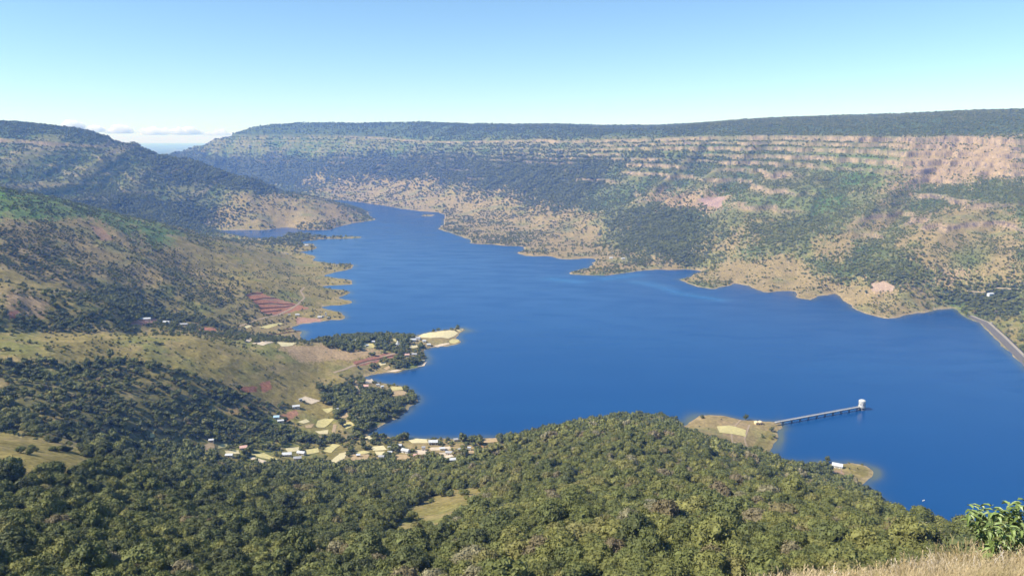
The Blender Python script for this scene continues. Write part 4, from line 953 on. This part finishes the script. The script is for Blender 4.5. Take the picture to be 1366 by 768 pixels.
def legs(bm):
    for k in range(8):
        q = k * math.pi / 4; cyl(bm, (4.6*math.cos(q), 4.6*math.sin(q), -15), (4.6*math.cos(q), 4.6*math.sin(q), 4.4), .7, .7, 8)
    drum(bm, 5.2, -15, 1.0)
part('substructure', legs, CONCD, T); part('platform', lambda bm: drum(bm, 6.0, 4.403, 5.4), CONC, T)
part('drum', lambda bm: drum(bm, 5.5, 5.403, 15.2), CONCL, T)
def cap(bm):
    prof = [(5.75, 15.203), (5.75, 15.7), (5.2, 16.6), (3.6, 17.6), (.6, 18.1)]
    rg = [[bm.verts.new((r_ * math.cos(k*math.pi/10), r_ * math.sin(k*math.pi/10), z)) for k in range(20)] for r_, z in prof]
    for A_, B_ in zip(rg[:-1], rg[1:]):
        for k in range(20): bm.faces.new((A_[k], A_[(k+1) % 20], B_[(k+1) % 20], B_[k]))
    bm.faces.new(rg[-1]); bm.faces.new(rg[0][::-1])
part('roof', cap, CONCL, T)
for k in range(8):
    q = k * math.pi / 4 + .39
    def win(bm):
        box(bm, 5.3, 5.56, -.55, .55, 9.2, 11.6)
    o = part('window', win, DARK, T); o.rotation_euler = (0, 0, q)
part('platform_railing', lambda bm: [cyl(bm, (5.85*math.cos(k*math.pi/12), 5.85*math.sin(k*math.pi/12), 5.4), (5.85*math.cos(k*math.pi/12), 5.85*math.sin(k*math.pi/12), 6.5), .07, .07, 5) for k in range(24)], CONC, T)

# ------------------------------------------------------------------ dam
DP = [wat(u, v, 0) for u, v in [(1284, 419.5), (1296, 425.5), (1310, 432), (1330, 451.5), (1357, 479), (1420, 541), (1500, 613), (1590, 690)]]
DP = [Vector((x, y, 0)) for x, y in DP]
ROCKY = new_mat('riprap', (.115, .105, .095), .95, .1, .4, .5); PATH = new_mat('dam_crest_road', (.34, .285, .205), .9, .1, .12, .3)
def extr(bm, prof, pts=DP):
    rg = []
    for k, p in enumerate(pts):
        d = (pts[min(k+1, len(pts)-1)] - pts[max(k-1, 0)]).normalized(); s_ = Vector((-d.y, d.x, 0))      # s_ points landward
        hk = min(1, .25 + k * .3)
        rg.append([bm.verts.new(p + s_ * o_ + Vector((0, 0, z * (hk if z > 0 else 1)))) for o_, z in prof])
    for A_, B_ in zip(rg[:-1], rg[1:]):
        for j in range(len(prof) - 1): bm.faces.new((A_[j], A_[j+1], B_[j+1], B_[j]))
    bmesh.ops.recalc_face_normals(bm, faces=bm.faces)
D_ = empty('dam', DP[0], 0); tag(D_, 'earth dam with a dark stone water face closing the lake at the right edge', 'dam')
off = -DP[0]
def rel(o): o.location = off; return o
rel(part('embankment', lambda bm: extr(bm, [(-4, -5), (0, 0), (11, 6.0), (18, 6.0), (34, -3)]), ROCKY, D_))
rel(part('crest_road', lambda bm: extr(bm, [(11.8, 5.9), (11.8, 6.2), (17.6, 6.2), (17.6, 5.9)]), PATH, D_))
rel(part('parapet', lambda bm: extr(bm, [(11.0, 5.7), (11.0, 6.9), (11.5, 6.9), (11.5, 5.7)]), CONCD, D_))

# ------------------------------------------------------------------ single trees that stand apart
LT = [(1103.5,618.0,5.4,7.6,.22,'round grey-green tree alone on the shore left of the white lake house'),(994.5,560.2,4.9,7.6,.2,'round tree rising against the lake in the middle of the jetty headland'),(936.5,557.5,4.6,4.6,.1,'dark bush at the far left tip of the jetty headland'),
 (962,559.5,1.9,1.8,.9,'low brown bush right of the dark bush on the headland shore'),(1133,625.5,1.3,1.6,.1,'small dark shrub nearer the white house on the grassy point'),(1144,625.5,1.3,1.9,.05,'small dark shrub farther from the white house on the grassy point'),
 (1150,619.8,2.2,1.9,.3,'pale waterside bush on the far edge of the grassy point'),(1132,617.5,1.8,1.6,.25,'low bush at the water behind the grassy point'),(1115,631.5,1.1,1.3,.3,'tiny bush in the bare ground below the white house'),
 (405.5,537.5,3.6,4.6,.12,'dark tree in front of the corner of the pale courtyard'),(416,334.5,4.5,4.5,.1,'dark tree at the tip of the spit with the lone white house'),(1085,617.5,2.4,2.0,.3,'rounded bush on the narrow shore left of the lone round tree'),
 (1066,617,2.0,1.7,.3,'smaller bush on the narrow shore nearest the headland'),(945,572,1.6,1.5,.2,'little bush left of the yellow plot on the headland'),(933,569,1.7,1.6,.2,'leftmost little bush on the headland grass')]
for u, v, s_, h_, tn, lb in LT:
    p = ground(u, v, 850); tree(p.x, p.y, p.z - .2, s_, h_, rnd.random() * 6, rnd.randrange(4), tn, lb, name='shore_tree', meshes=MID)
i0 = int(np.argmin((fu - 866) ** 2 + (fv - 685) ** 2 + 1e6 * (Yy > 700)))
DEADM = new_mat('bleached_twigs', (.36, .33, .24), .9, .1)
dm = crown_mesh('crown', 99, 12, 60, 1, .07, core=.3, mat=DEADM)
p = ground(866, 682, 260); t = empty('dead_shrub', (p.x, p.y, p.z + 2.5)); tag(t, 'pale bleached leafless shrub among the green crowns of the rounded hill', 'shrub')
c = bpy.data.objects.new('crown', dm); COL.objects.link(c); c.parent = t; c.scale = (3.6, 3.6, 4.2); c.location = (0, 0, 1); k = bpy.data.objects.new('trunk', TRK[0]); COL.objects.link(k); k.parent = t; k.scale = (3.6, 3.6, 5)

# ------------------------------------------------------------------ boat, bird
x, y = wat(1232, 667.5); t = empty('rowing_boat', (x, y, .1), .6); tag(t, 'tiny white boat on the open water above the right corner', 'boat')
def hull(bm):
    sec = [(-2.2, .5), (-1.4, .85), (0, 1.0), (1.4, .75), (2.4, .06)]; rg = []
    for x_, w_ in sec: rg.append([bm.verts.new(q) for q in ((x_, -w_, .65), (x_, -w_ * .6, -.05), (x_, 0, -.2), (x_, w_ * .6, -.05), (x_, w_, .65), (x_, w_ * .85, .62), (x_, 0, .1), (x_, -w_ * .85, .62))])
    for A_, B_ in zip(rg[:-1], rg[1:]):
        for j in range(8): bm.faces.new((A_[j], B_[j], B_[(j+1) % 8], A_[(j+1) % 8]))
    bm.faces.new(rg[0]); bm.faces.new(rg[-1][::-1])
part('hull', hull, WM['white'], t)
for x_ in (-1.0, .6): part('thwart', lambda bm: box(bm, x_ - .15, x_ + .15, -.8, .8, .42, .48), WOOD, t)
a_, f_, z_ = ray(455, 140.5); kk = 620 / f_
BD = new_mat('grey_feathers', (.20, .19, .18), .9, .1)
def bird(bm):
    pts = [(-.32, 0, 0), (-.1, -.09, .02), (.15, -.08, .02), (.33, 0, 0), (.15, .08, .02), (-.1, .09, .02)]
    top = [bm.verts.new((x, y, z + .06)) for x, y, z in pts]; bot = [bm.verts.new((x, y, z - .06)) for x, y, z in pts]
    bm.faces.new(top); bm.faces.new(bot[::-1])
    for j in range(6): bm.faces.new((top[j], top[(j+1) % 6], bot[(j+1) % 6], bot[j]))
    for s_ in (-1, 1):
        w_ = [(.14, .08*s_, .02), (.22, .45*s_, .12), (.05, .85*s_, .16), (-.06, .84*s_, .16), (-.05, .4*s_, .10), (-.12, .08*s_, .02)]
        up_ = [bm.verts.new((x, y, z + .012)) for x, y, z in w_]; dn_ = [bm.verts.new((x, y, z - .012)) for x, y, z in w_]
        bm.faces.new(up_); bm.faces.new(dn_[::-1])
        for j in range(6): bm.faces.new((up_[j], up_[(j+1) % 6], dn_[(j+1) % 6], dn_[j]))
    bmesh.ops.recalc_face_normals(bm, faces=bm.faces)
o = part('bird', bird, BD, None); o.location = (a_ * kk, f_ * kk, CAMZ + z_ * kk); o.rotation_euler = (.3, .1, 1.2); tag(o, 'tiny grey bird soaring in the pale sky above the far plateau', 'bird')

# ------------------------------------------------------------------ dry grass and leafy shrub by the viewpoint
GR = ramp_mat('dry_grass', [(0, (.16, .15, .06)), (.3, (.34, .27, .13)), (.6, (.46, .36, .22)), (.8, (.50, .36, .16)), (1, (.58, .50, .40))], .8, .15)
def tuft(seed, n=34):
    r = np.random.default_rng(seed); V = []; Fc = []
    for k in range(n):
        bx, by = r.normal(0, .12, 2); a = r.random() * 6.28; L = r.uniform(.18, .52); lean = r.uniform(.1, .55) * L; w = r.uniform(.004, .009); b0 = len(V)
        wd = np.array([-math.sin(a + r.normal(0, 1)), math.cos(a + r.normal(0, 1)), 0])
        for s_ in (0, .35, .7, 1.0):
            c_ = np.array([bx + math.cos(a) * lean * s_ ** 1.8, by + math.sin(a) * lean * s_ ** 1.8, L * s_ * (1 - .25 * s_ * lean)])
            ww = w * (1 - s_ * .8); V += [tuple(c_ - wd * ww), tuple(c_ + wd * ww)]
        Fc += [(b0 + 2*j, b0 + 2*j + 1, b0 + 2*j + 3, b0 + 2*j + 2) for j in range(3)]
        if r.random() < .4:                      # seed head
            tip = c_
            for q in range(5):
                d_ = r.normal(0, 1, 3) * .02 + np.array([math.cos(a), math.sin(a), .8]) * .05; o_ = tip - np.array([math.cos(a), math.sin(a), 1.0]) * .03 * q
                b0 = len(V); V += [tuple(o_), tuple(o_ + d_ * .5 + wd * .006), tuple(o_ + d_), tuple(o_ + d_ * .5 - wd * .006)]; Fc.append((b0, b0+1, b0+2, b0+3))
    me = bpy.data.meshes.new('grass_tuft'); me.from_pydata(V, [], Fc); me.materials.append(GR); return me
gc = bpy.data.collections.new('grass_kinds')
for k in range(5): gc.objects.link(bpy.data.objects.new('grass_tuft_%d' % k, tuft(200 + k)))
ng_ = 6500
gy_ = 4.2 + (16 - 4.2) * R.random(ng_) ** .75; gt_ = R.uniform(.30, .98, ng_); gx_ = gt_ * gy_
gz_ = height(gx_, gy_); gs = np.clip((gy_ - 2.5) / 7.5, .35, 1) * R.uniform(.6, 1.1, ng_) * (.75 + .35 * fbm(gx_ / 1.2, gy_ / 1.2, 2, 150))
pn = fbm(gx_ / 1.6, gy_ / 1.6, 3, 151)
gtint = np.clip(.55 + pn * .8 + R.normal(0, .18, ng_) - .25 * (gy_ > 12), 0, 1)
scatter('dry_grass', np.stack([gx_, gy_, gz_ - .03], 1), np.stack([gs, gs, gs * R.uniform(.8, 1.2, ng_)], 1), np.stack([R.normal(0, .1, ng_), R.normal(0, .1, ng_), R.random(ng_) * 6.28], 1), R.integers(0, 5, ng_), gtint, gc, 'pale dry grass standing at the edge of the viewpoint')
LF2 = new_mat('bright_leaf', (.17, .225, .06), .45, .45, .3, 6); STEM = new_mat('green_stem', (.14, .13, .07), .8, .2)
def shrub_mesh(bmL, bmS, tips, seed):
    r = random.Random(seed)
    for (bx, by, bz), (tx_, ty_, tz_) in tips:
        P0 = Vector((bx, by, bz)); P1 = Vector((tx_, ty_, tz_)); mid = P0.lerp(P1, .5) + Vector((r.uniform(-.1, .1), r.uniform(-.1, .1), .05))
        prev = P0
        for k in range(1, 7):
            s_ = k / 6; q = P0 * (1 - s_) ** 2 + mid * 2 * s_ * (1 - s_) + P1 * s_ ** 2; cyl(bmS, prev, q, .016 * (1.3 - s_), .016 * (1.15 - s_), 5, False); prev = q
            if s_ > .3:
                for j in range(9 if k < 6 else 13):
                    a = j * 2.4 + r.random(); el = r.uniform(-.35, .75); L = r.uniform(.07, .135)
                    d = Vector((math.cos(a) * math.cos(el), math.sin(a) * math.cos(el), math.sin(el))); sd_ = d.cross(Vector((0, 0, 1))).normalized(); upv = sd_.cross(d)
                    o_ = q + Vector((r.uniform(-.05, .05), r.uniform(-.05, .05), r.uniform(-.06, .06)))
                    w_ = L * .22
                    vs = [bmL.verts.new(c_) for c_ in (o_, o_ + d*L*.35 + sd_*w_ + upv*.01, o_ + d*L*.75 + sd_*w_*.7 - upv*.01, o_ + d*L - upv*.05*L/.1, o_ + d*L*.75 - sd_*w_*.7 - upv*.01, o_ + d*L*.35 - sd_*w_ + upv*.01)]
                    mrib = bmL.verts.new(o_ + d*L*.5 - upv*.012)
                    for m_ in range(6): bmL.faces.new((mrib, vs[m_], vs[(m_+1) % 6]))
def shrub(name, bu, bv, by_, tops, seed, label):
    a, f, dz = ray(bu, bv); base_ = Vector((a / f * by_, by_, 0)); base_.z = hgt(base_.x, base_.y) - .1
    t = empty(name, base_); tag(t, label, 'shrub'); bl, bs = bmesh.new(), bmesh.new(); tips = []
    for (u, v, yy) in tops:
        a, f, dz = ray(u, v); q = Vector((a / f * yy, yy, CAMZ + dz / f * yy)) - base_; tips.append(((rnd.uniform(-.1, .1), rnd.uniform(-.1, .1), 0), tuple(q)))
    shrub_mesh(bl, bs, tips, seed)
    for bm, nm, mt in ((bl, 'leaves', LF2), (bs, 'stem', STEM)):
        me = bpy.data.meshes.new(nm); bm.to_mesh(me); bm.free(); me.materials.append(mt); o = bpy.data.objects.new(nm, me); COL.objects.link(o); o.parent = t
    return t
shrub('leafy_shrub', 1335, 740, 8.6, [(1326,682,8.6),(1321,703,8.4),(1338,709,8.3),(1354,708,8.5),(1372,712,8.6)], 5, 'bright green leafy shrub at the right edge above the dry grass')
shrub('leafy_shrub', 1330, 742, 9.6, [(1300,684,9.6),(1296,688,9.4),(1308,680,9.7),(1303,692,9.6)], 6, 'thin outlying sprig of leaves left of the bright shrub')
shrub('leafy_shrub', 1380, 735, 8.9, [(1350,680,9.0),(1358,674,8.9),(1362,682,9.1),(1345,686,9.0)], 8, 'sprig of paler leaves at the very right edge behind the shrub')

# ------------------------------------------------------------------ clouds on the far horizon
CLM = bpy.data.materials.new('cloud_vapour'); CLM.use_nodes = True; nt = CLM.node_tree; nt.nodes.remove(nt.nodes['Principled BSDF']); cv = nt.nodes.new('ShaderNodeVolumePrincipled')
cv.inputs['Density'].default_value = 2.2e-3; cv.inputs['Color'].default_value = (1, 1, 1, 1); cv.inputs['Absorption Color'].default_value = (1, 1, 1, 1); cv.inputs['Anisotropy'].default_value = .0
nt.links.new(cv.outputs[0], nt.nodes['Material Output'].inputs['Volume'])
def cloud(u0, u1, vb, vt_, seed, label):
    yy = 95000; r = random.Random(seed); a0, f0, z0 = ray(u0, vb); a1, f1, z1 = ray(u1, vb); x0, x1 = a0 / f0 * yy, a1 / f1 * yy; zb = CAMZ + z0 / f0 * yy; _, f2, z2 = ray(u0, vt_); zt = CAMZ + z2 / f2 * yy; H = zt - zb
    bm = bmesh.new(); n = 15
    for k in range(n):
        s_ = (k + .5) / n; env = (math.sin(math.pi * s_) ** .6) * (.55 + .45 * r.random()); rr_ = H * .5 * env
        for j in range(3):
            c = Vector((x0 + (x1 - x0) * s_ + r.uniform(-.3, .3) * H, yy + r.uniform(-.5, .5) * H, zb + H * env * (.2 + .26 * j) * r.uniform(.8, 1.1))); R_ = rr_ * (1.05 - .22 * j) * r.uniform(.7, 1.1)
            m = bmesh.ops.create_icosphere(bm, subdivisions=3, radius=1)
            for q in m['verts']:
                d = q.co.copy(); w = 1 + .08 * math.sin(d.x * 5 + k) * math.cos(d.z * 6 + j) + .04 * math.sin(d.y * 11 + d.z * 9 + k * 2)
                q.co = Vector((d.x * 1.25, d.y, d.z)) * R_ * w + c
                if q.co.z < zb: q.co.z = zb + (q.co.z - zb) * .12
    me = bpy.data.meshes.new('cloud'); bm.to_mesh(me); bm.free(); me.materials.append(CLM); me.polygons.foreach_set('use_smooth', [True] * len(me.polygons))
    o = bpy.data.objects.new('cloud', me); COL.objects.link(o); rm = o.modifiers.new('merge', 'REMESH'); rm.mode = 'VOXEL'; rm.voxel_size = 110; tag(o, label, 'cloud', 'clouds low over the gap in the hills'); return o
cloud(80, 112, 172, 156, 1, 'small cloud tip peeping over the left plateau top')
cloud(112, 146, 176, 164, 2, 'low cloud touching the end of the left plateau')
cloud(140, 184, 178, 163, 3, 'tallest puffy white cloud left of the middle of the gap')
cloud(184, 228, 180, 165, 4, 'puffy white cloud over the middle of the gap')
cloud(226, 270, 180, 166, 5, 'puffy white cloud right of the middle of the gap')
cloud(266, 325, 181, 171, 6, 'thin flat cloud ending at the right plateau')

# ------------------------------------------------------------------ valley haze: one even closed box of air
HM = bpy.data.materials.new('haze'); HM.use_nodes = True; nt = HM.node_tree; nt.nodes.remove(nt.nodes['Principled BSDF']); pv_ = nt.nodes.new('ShaderNodeVolumePrincipled')
pv_.inputs['Density'].default_value = 6.8e-5; pv_.inputs['Color'].default_value = (.20, .40, 1.0, 1); pv_.inputs['Absorption Color'].default_value = (1, 1, 1, 1); pv_.inputs['Anisotropy'].default_value = 0.0
nt.links.new(pv_.outputs[0], nt.nodes['Material Output'].inputs['Volume'])
o = part('haze', lambda bm: box(bm, -93000, 93000, -3000, 85500, -12, 672), HM, None); tag(o, 'thin blue air over the valley', kind='stuff')
